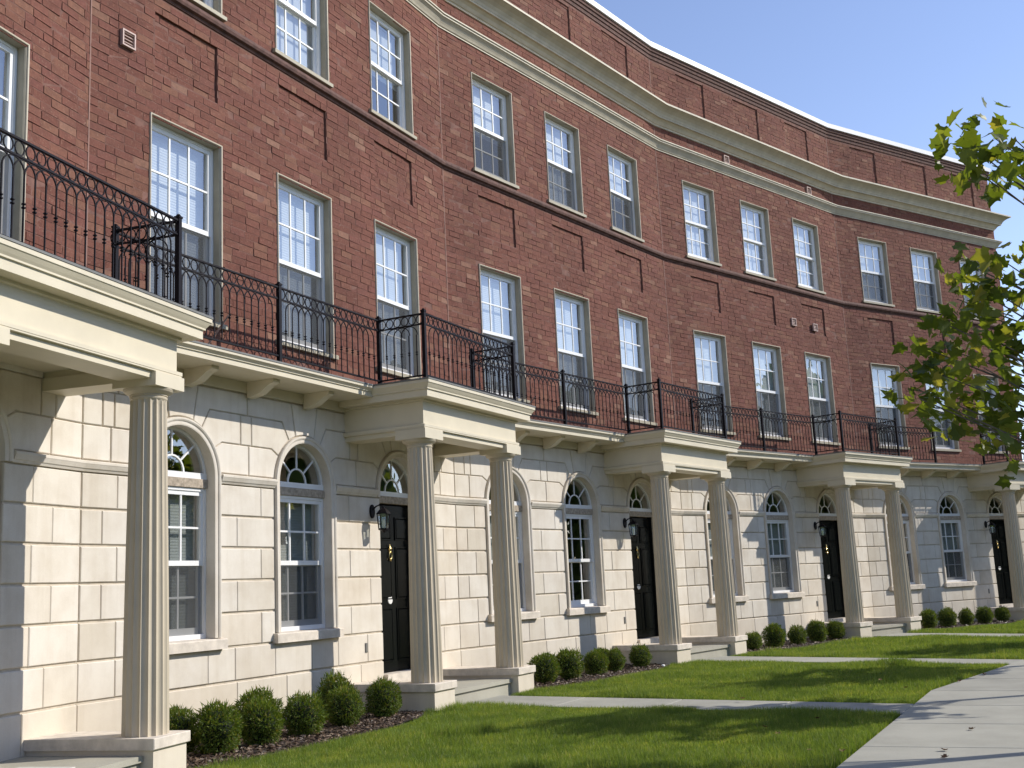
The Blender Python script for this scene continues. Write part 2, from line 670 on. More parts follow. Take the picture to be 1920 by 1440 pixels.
strip(-1, 5, 10.2, 16.5, -0.10 + 0.092, 'road', 'asphalt')
kerb = MB()
for k in range(-1, 6):
    kerb_pts = [wxy(k, 10.0 * T2, 10.0), wxy(k, W - 10.0 * T2, 10.0)]
    q = [wxy(k, 10.0 * T2, 10.0), wxy(k, W - 10.0 * T2, 10.0), wxy(k, W - 10.15 * T2, 10.15), wxy(k, 10.15 * T2, 10.15)]
    kerb.add([(x, y, z) for z in (-0.01, 0.11) for x, y in q], [(0, 1, 2, 3), (4, 7, 6, 5), (0, 4, 5, 1), (1, 5, 6, 2), (2, 6, 7, 3), (3, 7, 4, 0)])
ko = link('kerb', kerb.mesh('kerb', 'concrete', flip=False))
ko['kind'] = 'structure'

walk = strip(-1, 5, 6.10, 7.34, 0.0, 'sidewalk', 'stonejoint')


def slab_mesh(q, z0, z1):
    mb = MB()
    c = [ccw(list(q))][0]
    ins = inset(c, 0.008)
    n = len(c)
    vs = [(x, y, z0) for x, y in c] + [(x, y, z1 - 0.006) for x, y in c] + [(x, y, z1) for x, y in ins]
    fs = []
    for k in range(2):
        for i in range(n):
            j = (i + 1) % n
            fs.append((k * n + i, k * n + j, (k + 1) * n + j, (k + 1) * n + i))
    fs.append(tuple(2 * n + i for i in range(n)))
    return MB().add(vs, fs).mesh('slab', 'concrete', flip=False)


for k in range(-1, 6):
    for i in range(4):
        q = []
        for o, order in ((6.09, (0, 1)), (7.35, (1, 0))):
            for e in order:
                lo, hi = o * T2, W - o * T2
                s = lo + (hi - lo) * (i + e) / 4 + (0.005 if e == 0 else -0.005)
                q.append(wxy(k, s, o))
        link('slab', slab_mesh(q, -0.05, 0.022), walk)

# garden paths from each porch to the pavement
PATH = {}
for k in range(0, 5):
    pm = MB()
    near = lambda o: 4.66 - 0.11 * (o - 1.1)
    far = lambda o: 5.72 - 0.17 * (o - 1.1)
    a = [wxy(k, near(1.05), 1.05), wxy(k, far(1.05), 1.05), wxy(k, far(6.085), 6.085), wxy(k, near(6.085), 6.085)]
    pm.add([(x, y, 0.0) for x, y in a], [(0, 1, 2, 3)])
    po = link('garden_path', pm.mesh('garden_path', 'stonejoint', flip=False))
    po['kind'] = 'structure'
    for i in range(4):
        o0 = 1.05 + 5.035 * i / 4 + 0.004
        o1 = 1.05 + 5.035 * (i + 1) / 4 - 0.004
        q = [wxy(k, near(o0), o0), wxy(k, far(o0), o0), wxy(k, far(o1), o1), wxy(k, near(o1), o1)]
        link('slab', slab_mesh(q, -0.04, 0.016), po)

# ------------------------------------------------------------------ shared house meshes
def m_stone_backing(w):
    mb = MB()
    z1 = 3.62
    gh = GH + 0.012
    ed = [0.0] + [e for c in GC for e in (c - gh, c + gh)] + [w]
    for i in range(0, len(ed), 2):
        mb.box(ed[i], ed[i + 1], -0.30, -0.016, -0.2, z1)
    for j, c in enumerate(GC):
        if j < 2:
            mb.box(c - gh, c + gh, -0.30, -0.018, -0.2, GSILL - 0.02)
        head = [(c + gh, GSPR)] + [(c + gh, z1), (c - gh, z1), (c - gh, GSPR)] + arc(c, gh, 180, 0, 24)[1:-1]
        mb.prism(head, -0.30, -0.018)
    return mb.mesh('stone_wall', 'stonejoint')


ROWS = [(0.02, 0.53), (0.53, 0.87), (0.87, 1.205), (1.205, 1.53), (1.53, 1.86), (1.86, 2.18), (2.18, 2.504)]
ZA1, ZA2, ZA3 = 2.611, 2.928, 3.248
ZTOP = 3.478


def stone_blocks(w):
    """list of (name, mesh) : every ashlar block of one ground floor"""
    out = []
    rnd = random.Random(3)

    def rect(s0, s1, z0, z1, gs=0.0025, gz=0.011):
        mb = MB()
        d = rnd.uniform(-0.002, 0.002)
        mb.prism([(s0 + gs, z0 + gz), (s1 - gs, z0 + gz), (s1 - gs, z1 - gz), (s0 + gs, z1 - gz)], -0.023, 0.0 + d, 0.007)
        out.append(('stone_block', mb.mesh('stone_block', 'stone')))

    def poly(pl, name='stone_block', g=0.007, front=0.0):
        mb = MB()
        mb.prism(inset(ccw(pl), g), -0.023, front, 0.007)
        out.append((name, mb.mesh(name, 'stone')))

    c1, c2, c3 = GC
    piers = [(0.0, c1 - AR), (c1 + AR, c2 - AR), (c2 + AR, c3 - GH), (c3 + GH, w)]
    for i, (z0, z1) in enumerate(ROWS):
        if z1 < GSILL - 0.01:            # below the sills: long courses, broken joints
            if i == 0:
                js = [0, 0.95, 2.05, 2.85, 3.7, 4.25, c3 - GH]
                js2 = [c3 + GH, 5.98, w]
            else:
                js = [0, 0.42, 0.83, 1.62, 2.02, 2.66, 3.3, 3.8, 4.4, c3 - GH]
                js2 = [c3 + GH, 6.22, w]
            for J in (js, js2):
                for a, b in zip(J[:-1], J[1:]):
                    if b > w:
                        b = w
                    rect(a, b, z0, z1)
            continue
        for pi, (a, b) in enumerate(piers):
            L = b - a
            if pi in (0, 3):
                t = (0.36 if (i + pi) % 2 else 0.62)
            else:
                t = 0.30 if (i + pi) % 2 == 0 else 0.74
            m = a + L * t
            rect(a + 0.004, m, z0, z1)
            rect(m, b - 0.004, z0, z1)
    # courses around the arches
    A = lambda c, sg: (c + sg * 0.478, GSPR + 0.292)
    A2 = lambda c, sg: (c + sg * 0.595, ZA2)
    B = lambda c, sg: (c + sg * 0.290, GSPR + 0.479)
    B2 = lambda c, sg: (c + sg * 0.410, ZA3)
    K = lambda c, sg: (c + sg * 0.170, GSPR + 0.534)
    K2 = lambda c, sg: (c + sg * 0.240, ZTOP)

    def side_arc(c, sg, p0, p1, n=5):
        a0 = math.degrees(math.atan2(p0[1] - GSPR, p0[0] - c))
        a1 = math.degrees(math.atan2(p1[1] - GSPR, p1[0] - c))
        return arc(c, AR, a0, a1, n)

    for pi in range(4):
        cl = GC[pi - 1] if pi > 0 else None
        cr = GC[pi] if pi < 3 else None
        le, re = 0.0, w

        def left_side(stage):
            if cl is None:
                return {1: [(le, ZA1), (le, ZA2)], 2: [(le, ZA2), (le, ZA3)], 3: [(le, ZA3), (le, ZTOP)]}[stage]
            st = (cl + math.sqrt(AR ** 2 - (ZA1 - GSPR) ** 2), ZA1)
            if stage == 1:
                return side_arc(cl, 1, st, A(cl, 1)) + [A2(cl, 1)]
            if stage == 2:
                return [A2(cl, 1)] + side_arc(cl, 1, A(cl, 1), B(cl, 1)) + [B2(cl, 1)]
            return [B2(cl, 1)] + side_arc(cl, 1, B(cl, 1), K(cl, 1)) + [K2(cl, 1)]

        def right_side(stage):
            if cr is None:
                return {1: [(re, ZA1), (re, ZA2)], 2: [(re, ZA2), (re, ZA3)], 3: [(re, ZA3), (re, ZTOP)]}[stage]
            st = (cr - math.sqrt(AR ** 2 - (ZA1 - GSPR) ** 2), ZA1)
            if stage == 1:
                return side_arc(cr, -1, st, A(cr, -1)) + [A2(cr, -1)]
            if stage == 2:
                return [A2(cr, -1)] + side_arc(cr, -1, A(cr, -1), B(cr, -1)) + [B2(cr, -1)]
            return [B2(cr, -1)] + side_arc(cr, -1, B(cr, -1), K(cr, -1)) + [K2(cr, -1)]
        for stage, frac in ((1, (0.52,)), (2, (0.36, 0.58)), (3, (0.5,))):
            Ls, Rs = left_side(stage), right_side(stage)
            zlo, zhi = {1: (ZA1, ZA2), 2: (ZA2, ZA3), 3: (ZA3, ZTOP)}[stage]
            x0 = max(q[0] for q in Ls)
            x1 = min(q[0] for q in Rs)
            cuts = [x0 + (x1 - x0) * f_ for f_ in frac]
            prev = Ls
            for cx in cuts:
                poly(prev + [(cx - 0.0, zhi), (cx - 0.0, zlo)] if prev is Ls else prev + [(cx, zhi), (cx, zlo)], g=0.006)
                prev = [(cx, zlo), (cx, zhi)]
            poly(prev + Rs[::-1], g=0.006)
        # moulded string course at the springing
        a = (cl + AR - 0.002) if cl is not None else 0.0
        b = (cr - AR + 0.002) if cr is not None else w
        mb = MB()
        pr = [(-0.02, 2.506), (0.010, 2.506), (0.022, 2.528), (0.030, 2.532), (0.046, 2.566), (0.050, 2.572), (0.050, 2.592), (0.02, 2.602), (0.0, 2.607), (-0.02, 2.607)]
        e = [T2 if cl is None else 0.0, T2 if (cr is None and w == W) else 0.0]
        mb.sweep([(a, 0), (b, 0)], pr, e)
        out.append(('string_course', mb.mesh('string_course', 'stone')))
    for c in GC:
        pl = [K2(c, 1), K2(c, -1)] + side_arc(c, -1, K(c, -1), K(c, 1), 6)
        poly(pl, 'keystone', 0.007, 0.004)
    # flat frieze under the balcony
    mb = MB()
    mb.sweep([(0, 0), (w, 0)], [(-0.02, 3.490), (0.028, 3.490), (0.028, 3.60), (-0.02, 3.60)], (T2, T2 if w == W else 0))
    out.append(('frieze', mb.mesh('frieze', 'cream')))
    return out


def m_arch_surround(door):
    z0 = 2.51 if door else GSILL
    path = [(-GH, z0, -1, 0), (-GH, GSPR, -1, 0)]
    for i in range(1, 24):
        a = math.pi - math.pi * i / 24
        path.append((GH * math.cos(a), GSPR + GH * math.sin(a), math.cos(a), math.sin(a)))
    path += [(GH, GSPR, 1, 0), (GH, z0, 1, 0)]
    d = AR - GH
    prof = [(0, -0.125), (0, 0.010), (0.012, 0.014), (0.042, 0.014), (0.044, 0.022), (0.058, 0.030), (d - 0.012, 0.030), (d - 0.006, 0.018), (d - 0.006, -0.0215), (0.009, -0.0215), (0.009, -0.125)]
    return MB().sweep_open(path, prof).mesh('arch_surround', 'stone')


def rect_ring(mb, s0, s1, z0, z1, w, o0, o1, wb=None, wt=None):
    wb = w if wb is None else wb
    wt = w if wt is None else wt
    mb.box(s0, s0 + w, o0, o1, z0, z1)
    mb.box(s1 - w, s1, o0, o1, z0, z1)
    mb.box(s0 + w, s1 - w, o0, o1, z0, z0 + wb)
    mb.box(s0 + w, s1 - w, o0, o1, z1 - wt, z1)


def m_sash(hw, h, o0, bot, top, mun=True):
    mb = MB()
    st = 0.042
    rect_ring(mb, -hw, hw, 0, h, st, o0 - 0.03, o0, bot, top)
    iw = 2 * (hw - st)
    for i in (1, 2):
        x = -hw + st + iw * i / 3
        mb.box(x - 0.010, x + 0.010, o0 - 0.026, o0 - 0.006, bot, h - top)
    zc = bot + (h - top - bot) / 2
    mb.box(-hw + st, hw - st, o0 - 0.025, o0 - 0.005, zc - 0.010, zc + 0.010)
    return mb.mesh('sash', 'white')


def m_quad(s0, s1, o, z0, z1, mat, name):
    return MB().add([(s0, o, z0), (s0, o, z1), (s1, o, z1), (s1, o, z0)], [(0, 1, 2, 3)]).mesh(name, mat)


def build_sash_window(win, hw, z0, z1, mid, orec, screen, blind_to, blind_side=None):
    """two sashes of six panes, screen and blind under the part object win (local s=0 at window centre)"""
    key = (round(hw, 3), round(z1 - z0, 3), round(orec, 3))
    fr = cached(('frame',) + key, lambda: (lambda mb: (rect_ring(mb, -hw, hw, 0, z1 - z0, 0.03, orec - 0.10, orec, 0.045, 0.03), mb.mesh('frame', 'white'))[1])(MB()))
    link('frame', fr, win, L3(0, 0, z0))
    sh = hw - 0.028
    hm = mid - z0
    H = z1 - z0
    up_ = cached(('usash',) + key, lambda: m_sash(sh, H - hm + 0.02 - 0.028, orec - 0.012, 0.05, 0.045))
    lo_ = cached(('lsash',) + key, lambda: m_sash(sh, hm - 0.04 + 0.02, orec - 0.046, 0.07, 0.05))
    link('upper_sash', up_, win, L3(0, 0, z0 + hm - 0.02))
    link('lower_sash', lo_, win, L3(0, 0, z0 + 0.04))
    for which, zb, hh, oo, bot, top in (('u', z0 + hm - 0.02, H - hm + 0.02 - 0.028, orec - 0.028, 0.05, 0.045), ('l', z0 + 0.04, hm - 0.02, orec - 0.062, 0.07, 0.05)):
        iw = 2 * (sh - 0.042)
        ph = (hh - bot - top) / 2
        pw = iw / 3
        pm = cached(('pane', which) + key, lambda: m_quad(-pw / 2 + 0.004, pw / 2 - 0.004, 0, -ph / 2 + 0.004, ph / 2 - 0.004, 'glass', 'pane'))
        for i in range(3):
            for j in range(2):
                p = link('pane', pm, win, L3(-iw / 2 + pw * (i + 0.5), oo, zb + bot + ph * (j + 0.5)))
                p.rotation_euler = (random.uniform(-1, 1) * 0.004, 0, random.uniform(-1, 1) * 0.006)
    if screen:
        sm = cached(('screen',) + key, lambda: m_quad(-sh + 0.01, sh - 0.01, 0, 0.012, hm - 0.06, 'screen', 'insect_screen'))
        link('insect_screen', sm, win, L3(0, orec - 0.020, z0 + 0.035))
    if blind_to is not None:
        bl = H - 0.06 - blind_to * H
        bmt = 'blind' if z0 > 3 else 'blind2'
        bk = ('blind', round(hw, 3), round(bl, 3), blind_side, bmt)
        bs0, bs1 = (-hw + 0.03, hw - 0.03) if blind_side is None else blind_side
        bm = cached(bk, lambda: (MB().box(bs0, bs1, -0.012, 0.0, -bl, 0).box(bs0, bs1, -0.03, 0.012, -0.0, 0.035)).mesh('blind', bmt))
        link('blind', bm, win, L3(0, orec - 0.115, z1 - 0.07))


def m_fanlight():
    mb = MB()
    r1, r0 = GH - 0.002, GH - 0.032
    n = 24
    vs, fs = [], []
    zb = 2.575
    for i in range(n + 1):
        a = math.pi * i / n
        for r in (r0, r1):
            for o in (-0.15, -0.105):
                vs.append((r * math.cos(a), o, max(zb, GSPR + r * math.sin(a))))
    for i in range(n):
        a = i * 4
        b = a + 4
        fs += [(a + 1, b + 1, b + 3, a + 3), (a, a + 2, b + 2, b), (a, b, b + 1, a + 1), (a + 2, a + 3, b + 3, b + 2)]
    mb.add(vs, fs)
    mb.box(-GH + 0.002, GH - 0.002, -0.15, -0.098, 2.545, 2.605)
    # hub ring and three spokes
    pts = [(0.165 * math.cos(math.pi * i / 12), -0.125, 2.60 + 0.165 * math.sin(math.pi * i / 12)) for i in range(13)]
    mb.tube(pts, 0.013, 4, cap=True)
    for a in (45, 90, 135):
        ca, sa = math.cos(math.radians(a)), math.sin(math.radians(a))
        mb.tube([(0.165 * ca, -0.125, 2.60 + 0.165 * sa), (0.45 * ca, -0.125, GSPR + 0.45 * sa)], 0.012, 4)
    return mb.mesh('fanlight', 'white')


def fan_panes():
    out = []
    o = -0.126
    hub = [(0.155 * math.cos(math.pi * i / 10), o, 2.602 + 0.155 * math.sin(math.pi * i / 10)) for i in range(11)]
    out.append(MB().add(hub, [tuple(range(11))[::-1]]).mesh('fan_pane', 'glass'))
    for a0, a1 in ((3, 45), (45, 90), (90, 135), (135, 177)):
        aa = [math.radians(a0 + (a1 - a0) * i / 5) for i in range(6)]
        pts = [(0.176 * math.cos(a), o, 2.602 + 0.176 * math.sin(a)) for a in aa] + [(0.445 * math.cos(a), o, GSPR + 0.445 * math.sin(a)) for a in aa[::-1]]
        out.append(MB().add(pts, [tuple(range(12))[::-1]]).mesh('fan_pane', 'glass'))
    return out


def m_sill(hw, t, proj, back):
    pr = [(back, 0.0), (back, -t), (proj, -t), (proj, -0.022), (proj - 0.012, -0.012)]
    return MB().sweep([(-hw, 0), (hw, 0)], pr).mesh('sill', 'sill' if t > 0.1 else 'casing')


def m_upper_casing(z0, z1):
    path = [(-UHW + 0.03, z0, -1, 0), (-UHW + 0.03, z1 - 0.03, -1, 1), (UHW - 0.03, z1 - 0.03, 1, 1), (UHW - 0.03, z0, 1, 0)]
    prof = [(0, -0.17), (0, -0.012), (0.008, -0.002), (0.0155, 0.002), (0.0155, -0.17)]
    bead = [(0.0165, -0.010), (0.0165, 0.010), (0.020, 0.014), (0.031, 0.016), (0.037, 0.008), (0.037, -0.004), (0.028, -0.010)]
    return MB().sweep_open(path, prof).mesh('window', 'casing'), MB().sweep_open(path, bead).mesh('bead', 'column')  # bead takes a paler paint, so its lit edge is in the colour


def m_door():
    mb = MB()
    hw, z0, z1 = GH - 0.045, 0.37, 2.43
    mb.box(-hw, hw, -0.175, -0.135, z0, z1)
    mb.box(-hw - 0.043, -hw - 0.003, -0.18, -0.115, z0, z1 + 0.02)
    mb.box(hw + 0.003, hw + 0.043, -0.18, -0.115, z0, z1 + 0.02)
    return mb.mesh('door', 'door')


DOOR_PANELS = [(-0.205, 0.30, 0.62, 1.15), (0.205, 0.30, 0.62, 1.15)]


def m_door_panel(w, h):
    mb = MB()
    mb.prism([(-w / 2, -h / 2), (w / 2, -h / 2), (w / 2, h / 2), (-w / 2, h / 2)], 0.0, 0.014, 0.012)
    t = 0.018
    rect_ring(mb, -w / 2 - t, w / 2 + t, -h / 2 - t, h / 2 + t, t * 0.8, 0.0, 0.012)
    return mb.mesh('door_panel', 'door')


def m_lantern_frame():
    mb = MB()
    # back plate, arm, cage.  local origin on wall at plate centre
    mb.prism([(0.05 * math.cos(t * math.pi / 8), 0.085 * math.sin(t * math.pi / 8)) for t in range(16)], 0.0, 0.022, 0.006)
    mb.tube([(0, 0.02, 0.02), (0, 0.07, 0.06), (0, 0.12, 0.075), (0, 0.16, 0.06), (0, 0.17, 0.03)], 0.010, 6)
    mb.lathe([(0.004, 0.045), (0.018, 0.040), (0.022, 0.028), (0.05, 0.012), (0.085, -0.03), (0.088, -0.042), (0.02, -0.042)], 0, 0.17, 6)
    for i in range(6):
        a = math.pi / 3 * i
        mb.tube([(0.078 * math.cos(a), 0.17 + 0.078 * math.sin(a), -0.04), (0.060 * math.cos(a), 0.17 + 0.060 * math.sin(a), -0.225)], 0.006, 4)
    mb.lathe([(0.0655, -0.215), (0.0655, -0.232), (0.03, -0.245), (0.012, -0.262), (0.004, -0.275)], 0, 0.17, 6)
    return mb.mesh('frame', 'iron')


def m_lantern_glass():
    mb = MB()
    vs, fs = [], []
    for i in range(6):
        a = math.pi / 3 * i
        vs += [(0.074 * math.cos(a), 0.17 + 0.074 * math.sin(a), -0.042), (0.057 * math.cos(a), 0.17 + 0.057 * math.sin(a), -0.222)]
    for i in range(6):
        j = (i + 1) % 6
        fs.append((2 * i, 2 * i + 1, 2 * j + 1, 2 * j))
    return mb.add(vs, fs).mesh('glass', 'glass')


def m_column():
    mb = MB()
    nf, sub = 18, 6
    zs = [0.0, 0.03, 0.5, 1.0, 1.5, 2.0, 2.4, 2.62, 2.66, 2.70]
    vs, fs = [], []
    seg = nf * sub
    for zi, z in enumerate(zs):
        t = z / 2.70
        r = 0.181 - 0.036 * (t ** 1.35)
        for i in range(seg):
            a = 2 * math.pi * i / seg
            ph = (i % sub) / sub
            dep = 0.0 if zi == len(zs) - 1 else (0.017 if zi < len(zs) - 2 else 0.010)
            q = r - dep * math.sin(math.pi * ph) ** 0.8 if ph > 0 else r
            vs.append((q * math.cos(a), q * math.sin(a), z))
    for k in range(len(zs) - 1):
        for i in range(seg):
            j = (i + 1) % seg
            fs.append((k * seg + i, (k + 1) * seg + i, (k + 1) * seg + j, k * seg + j))
    fs.append(tuple(range(seg)))
    return mb.add(vs, fs).mesh('column', 'column')


def m_capital():
    prof = [(0.140, 2.66), (0.149, 2.672), (0.151, 2.684), (0.146, 2.690), (0.155, 2.697), (0.152, 2.706), (0.165, 2.712), (0.192, 2.730), (0.203, 2.748), (0.203, 2.756), (0.10, 2.757)]
    mb = MB().lathe(prof, 0, 0, 40)
    return mb.mesh('capital', 'column', smooth=False)


U_PATH = [(PMID - 1.20, 0.0), (PMID - 1.20, 1.10), (PMID + 1.20, 1.10), (PMID + 1.20, 0.0)]
CORN = [(-0.30, 3.535), (0.155, 3.535), (0.155, 3.612), (0.172, 3.616), (0.172, 3.630), (0.185, 3.648), (0.205, 3.680), (0.212, 3.684), (0.212, 3.718), (-0.30, 3.718)]


def m_narrow_balcony():
    pr = [(0.0, 3.602), (0.515, 3.602), (0.515, 3.655), (0.530, 3.658), (0.530, 3.668), (0.555, 3.690), (0.565, 3.694), (0.565, 3.718), (0.0, 3.718)]
    return MB().sweep([(-0.18, 0.0), (PMID - 1.23, 0.0)], pr).mesh('balcony', 'cream')


def m_bracket():
    pr = [(0.03, 3.601), (0.38, 3.601), (0.38, 3.568), (0.365, 3.560), (0.32, 3.545), (0.26, 3.508), (0.20, 3.470), (0.13, 3.450), (0.03, 3.435)]
    return MB().sweep([(-0.055, 0), (0.055, 0)], pr).mesh('bracket', 'cream')


# ------------------------------------------------------------------ railing pieces (local: x along panel, z up)
RT, RR, RB = 0.815, 0.690, 0.075      # top rail, ring rail, bottom rail above the balcony top
SP = 0.112


def m_baluster(a):
    mb = MB()
    mb.tube([(0, 0, RB), (0, 0, RR - SP - 0.005)], 0.0068, 4)
    for z in (0.335, 0.362):
        mb.lathe([(0.006, z - 0.010), (0.016, z - 0.004), (0.016, z + 0.004), (0.006, z + 0.010)], 0, 0, 6)
    if a == 'arch':
        pts = [(SP - SP * math.cos(math.pi * i / 10), 0, RR - SP - 0.005 + (SP - 0.004) * math.sin(math.pi * i / 10)) for i in range(11)]
        mb.tube(pts, 0.0068, 4)
    return mb.mesh('baluster', 'iron')


def m_ring():
    pts = [(0.047 * math.cos(2 * math.pi * i / 14), 0, (RT + RR) / 2 + 0.052 * math.sin(2 * math.pi * i / 14)) for i in range(14)]
    return MB().tube(pts, 0.006, 4, closed=True).mesh('ring', 'iron')


def m_post():
    mb = MB().box(-0.021, 0.021, -0.021, 0.021, 0, 0.845)
    mb.box(-0.027, 0.027, -0.027, 0.027, 0.845, 0.862)
    mb.lathe([(0.020, 0.862), (0.022, 0.870), (0.012, 0.882), (0.003, 0.886)], 0, 0, 8)
    return mb.mesh('post', 'iron')


def rail_panel(rail, p0, p1):
    """p0,p1 in house space (s,o); everything child of the railing empty (at house origin)"""
    d = Vector(p1) - Vector(p0)
    L = d.length
    ang = math.atan2(-d.y, d.x)
    n = max(3, int(round(L / SP)))
    ZR = 3.742
    for nm, hh, zz, tt in (('top_rail', 0.014, RT, 0.008), ('ring_rail', 0.010, RR, 0.007), ('bottom_rail', 0.012, RB, 0.008)):
        rm = cached((nm, round(L, 2)), lambda: MB().box(0.02, L - 0.02, -hh, hh, zz - tt, zz + tt).mesh(nm, 'iron'))
        link(nm, rm, rail, L3(p0[0], p0[1], ZR), ang)
    ringm = cached('ring', m_ring)
    step = L / n
    for i in range(n):
        t = (i + 0.5) * step / L
        q = Vector(p0) + d * t
        link('ring', ringm, rail, L3(q.x, q.y, ZR), ang)
    for i in range(1, n):
        q = Vector(p0) + d * (i * step / L)
        key = 'arch' if i <= n - 3 else 'plain'
        link('baluster', cached(('bal', key), lambda: m_baluster(key)), rail, L3(q.x, q.y, ZR), ang)


# ------------------------------------------------------------------ brickwork
PANELS = [(c, 6.605, 7.262) for c in UC] + [(c, 10.62, 11.535) for c in UC]
PHW = 0.465


def brick_rows(w, seed):
    rnd = random.Random(seed)
    boxes = []
    nrow = int((11.62 - ZB) / ROW)
    for r in range(nrow):
        z0 = ZB + r * ROW
        zc = z0 + ROW / 2
        if 7.43 < zc < 7.565 or 9.69 < zc < 9.86 or 10.2 < zc < 10.50:
            continue
        cuts = []
        for (a, b) in (F2, F3):
            if a - 0.09 < zc < b:
                cuts += [(c - UHW, c + UHW) for c in UC]
        pan = [(c - PHW, c + PHW) for (c, a, b) in PANELS if a < zc < b]
        joints = [-(0.118 if r % 2 else 0.0) - rnd.uniform(0, 0.03)]
        while joints[-1] < w:
            joints.append(joints[-1] + (0.236 if rnd.random() > 0.10 else 0.118) + rnd.uniform(-0.006, 0.006))
        edges = sorted(set([0.0, w] + [e for q in cuts + pan for e in q]))
        cells = list(zip(edges[:-1], edges[1:]))
        for a, b in cells:
            mid = (a + b) / 2
            if any(u < mid < v for u, v in cuts):
                continue
            dep = -0.027 if any(u < mid < v for u, v in pan) else 0.0
            for j0, j1 in zip(joints[:-1], joints[1:]):
                s0, s1 = max(j0, a), min(j1, b)
                if s1 - s0 > 0.03:
                    boxes.append((s0 + 0.004, s1 - 0.004, z0 + 0.004, z0 + ROW - 0.004, dep + rnd.uniform(-0.003, 0.003)))
    return boxes


def bricks_joined(boxes, seed):
    rng = np.random.default_rng(seed)
    B = np.array(boxes)
    n = len(B)
    V = np.zeros((n, 8, 3))
    for i, (sx, sz, fr) in enumerate(((0, 0, 0), (1, 0, 0), (1, 1, 0), (0, 1, 0), (0, 0, 1), (1, 0, 1), (1, 1, 1), (0, 1, 1))):
        V[:, i, 0] = B[:, 1] if sx else B[:, 0]
        V[:, i, 2] = B[:, 3] if sz else B[:, 2]
        V[:, i, 1] = -(B[:, 4] if fr else B[:, 4] - 0.03)
    V[:, 4:, 0] += rng.uniform(-0.0035, 0.0035, (n, 4))
    V[:, 4:, 2] += rng.uniform(-0.0035, 0.0035, (n, 4))
    V[:, 4:, 1] += rng.uniform(-0.0035, 0.0035, (n, 4))
    F = np.array([(4, 5, 6, 7), (0, 1, 5, 4), (1, 2, 6, 5), (2, 3, 7, 6), (3, 0, 4, 7)])
    Fa = (np.arange(n)[:, None, None] * 8 + F[None]).reshape(-1, 4)
    me = bpy.data.meshes.new('brickwork')
    me.from_pydata(V.reshape(-1, 3).tolist(), [], Fa.tolist())
    me.materials.append(M['brick'])
    me.update()
    return me


def brick_mesh(seed):
    rnd = random.Random(seed)
    j = lambda: rnd.uniform(-0.0035, 0.0035)
    vs = []
    for y in (0.03, 0.0):
        for x, z in ((-0.12, -0.03675), (0.12, -0.03675), (0.12, 0.03675), (-0.12, 0.03675)):
            vs.append((x + (j() if y == 0 else 0), y + (j() if y == 0 else 0), z + (j() if y == 0 else 0)))
    me = bpy.data.meshes.new('brick')
    me.from_pydata(vs, [], [(4, 5, 6, 7), (0, 1, 5, 4), (1, 2, 6, 5), (2, 3, 7, 6), (3, 0, 4, 7)])
    me.materials.append(M['brick'])
    me.update()
    return me


BRICKS = [brick_mesh(i) for i in range(8)]


def m_brick_backing(w):
    mb = MB()
    xs = sorted(set([0.0, w] + [e for c in UC for e in (c - UHW, c + UHW, c - PHW, c + PHW)]))
    zs = sorted(set([3.50, 11.83, F2[0], F2[1], F3[0], F3[1], 6.605, 7.262, 10.62, 11.535]))
    for a, b in zip(xs[:-1], xs[1:]):
        for c, d in zip(zs[:-1], zs[1:]):
            x, z = (a + b) / 2, (c + d) / 2
            if any(abs(x - u) < UHW for u in UC) and any(f[0] < z < f[1] for f in (F2, F3)):
                continue
            dep = -0.0045
            if any(abs(x - u) < PHW and p < z < q for u, p, q in PANELS):
                dep = -0.0315
            mb.box(a, b, -0.26, dep, c, d)
    return mb.mesh('brick_wall', 'mortar')


# ------------------------------------------------------------------ one house
HOUSE_LABEL = {
    0: 'brick and stone row house cut off by the left edge of the photo',
    1: 'nearest full brick row house, left of the second porch',
    2: 'brick row house between the second and third porches from the left',
    3: 'brick row house with two small vents between its second and third floor windows',
    4: 'farthest brick row house, its right end half hidden by the tree leaves',
}
RAIL_LABEL = {
    0: 'black iron railing on the balcony cut by the left edge of the photo',
    1: 'nearest full black iron balcony railing, ending above the second porch',
    2: 'black iron balcony railing ending above the third porch from the left',
    3: 'black iron balcony railing ending above the fourth porch from the left',
    4: 'farthest black iron balcony railing with a missing section, behind the leaves',
}
LAMP_LABEL = {
    1: 'black wall lantern beside the nearest black door, left of the second porch columns',
    2: 'black wall lantern beside the door behind the third porch from the left',
    3: 'black wall lantern beside the door behind the fourth porch from the left',
    4: 'black wall lantern beside the farthest black door at the right edge',
}
SCREEN3 = {0: (0, 0, 0), 1: (0, 0, 0), 2: (1, 1, 1), 3: (0, 0, 0), 4: (1, 1, 1)}
random.seed(11)

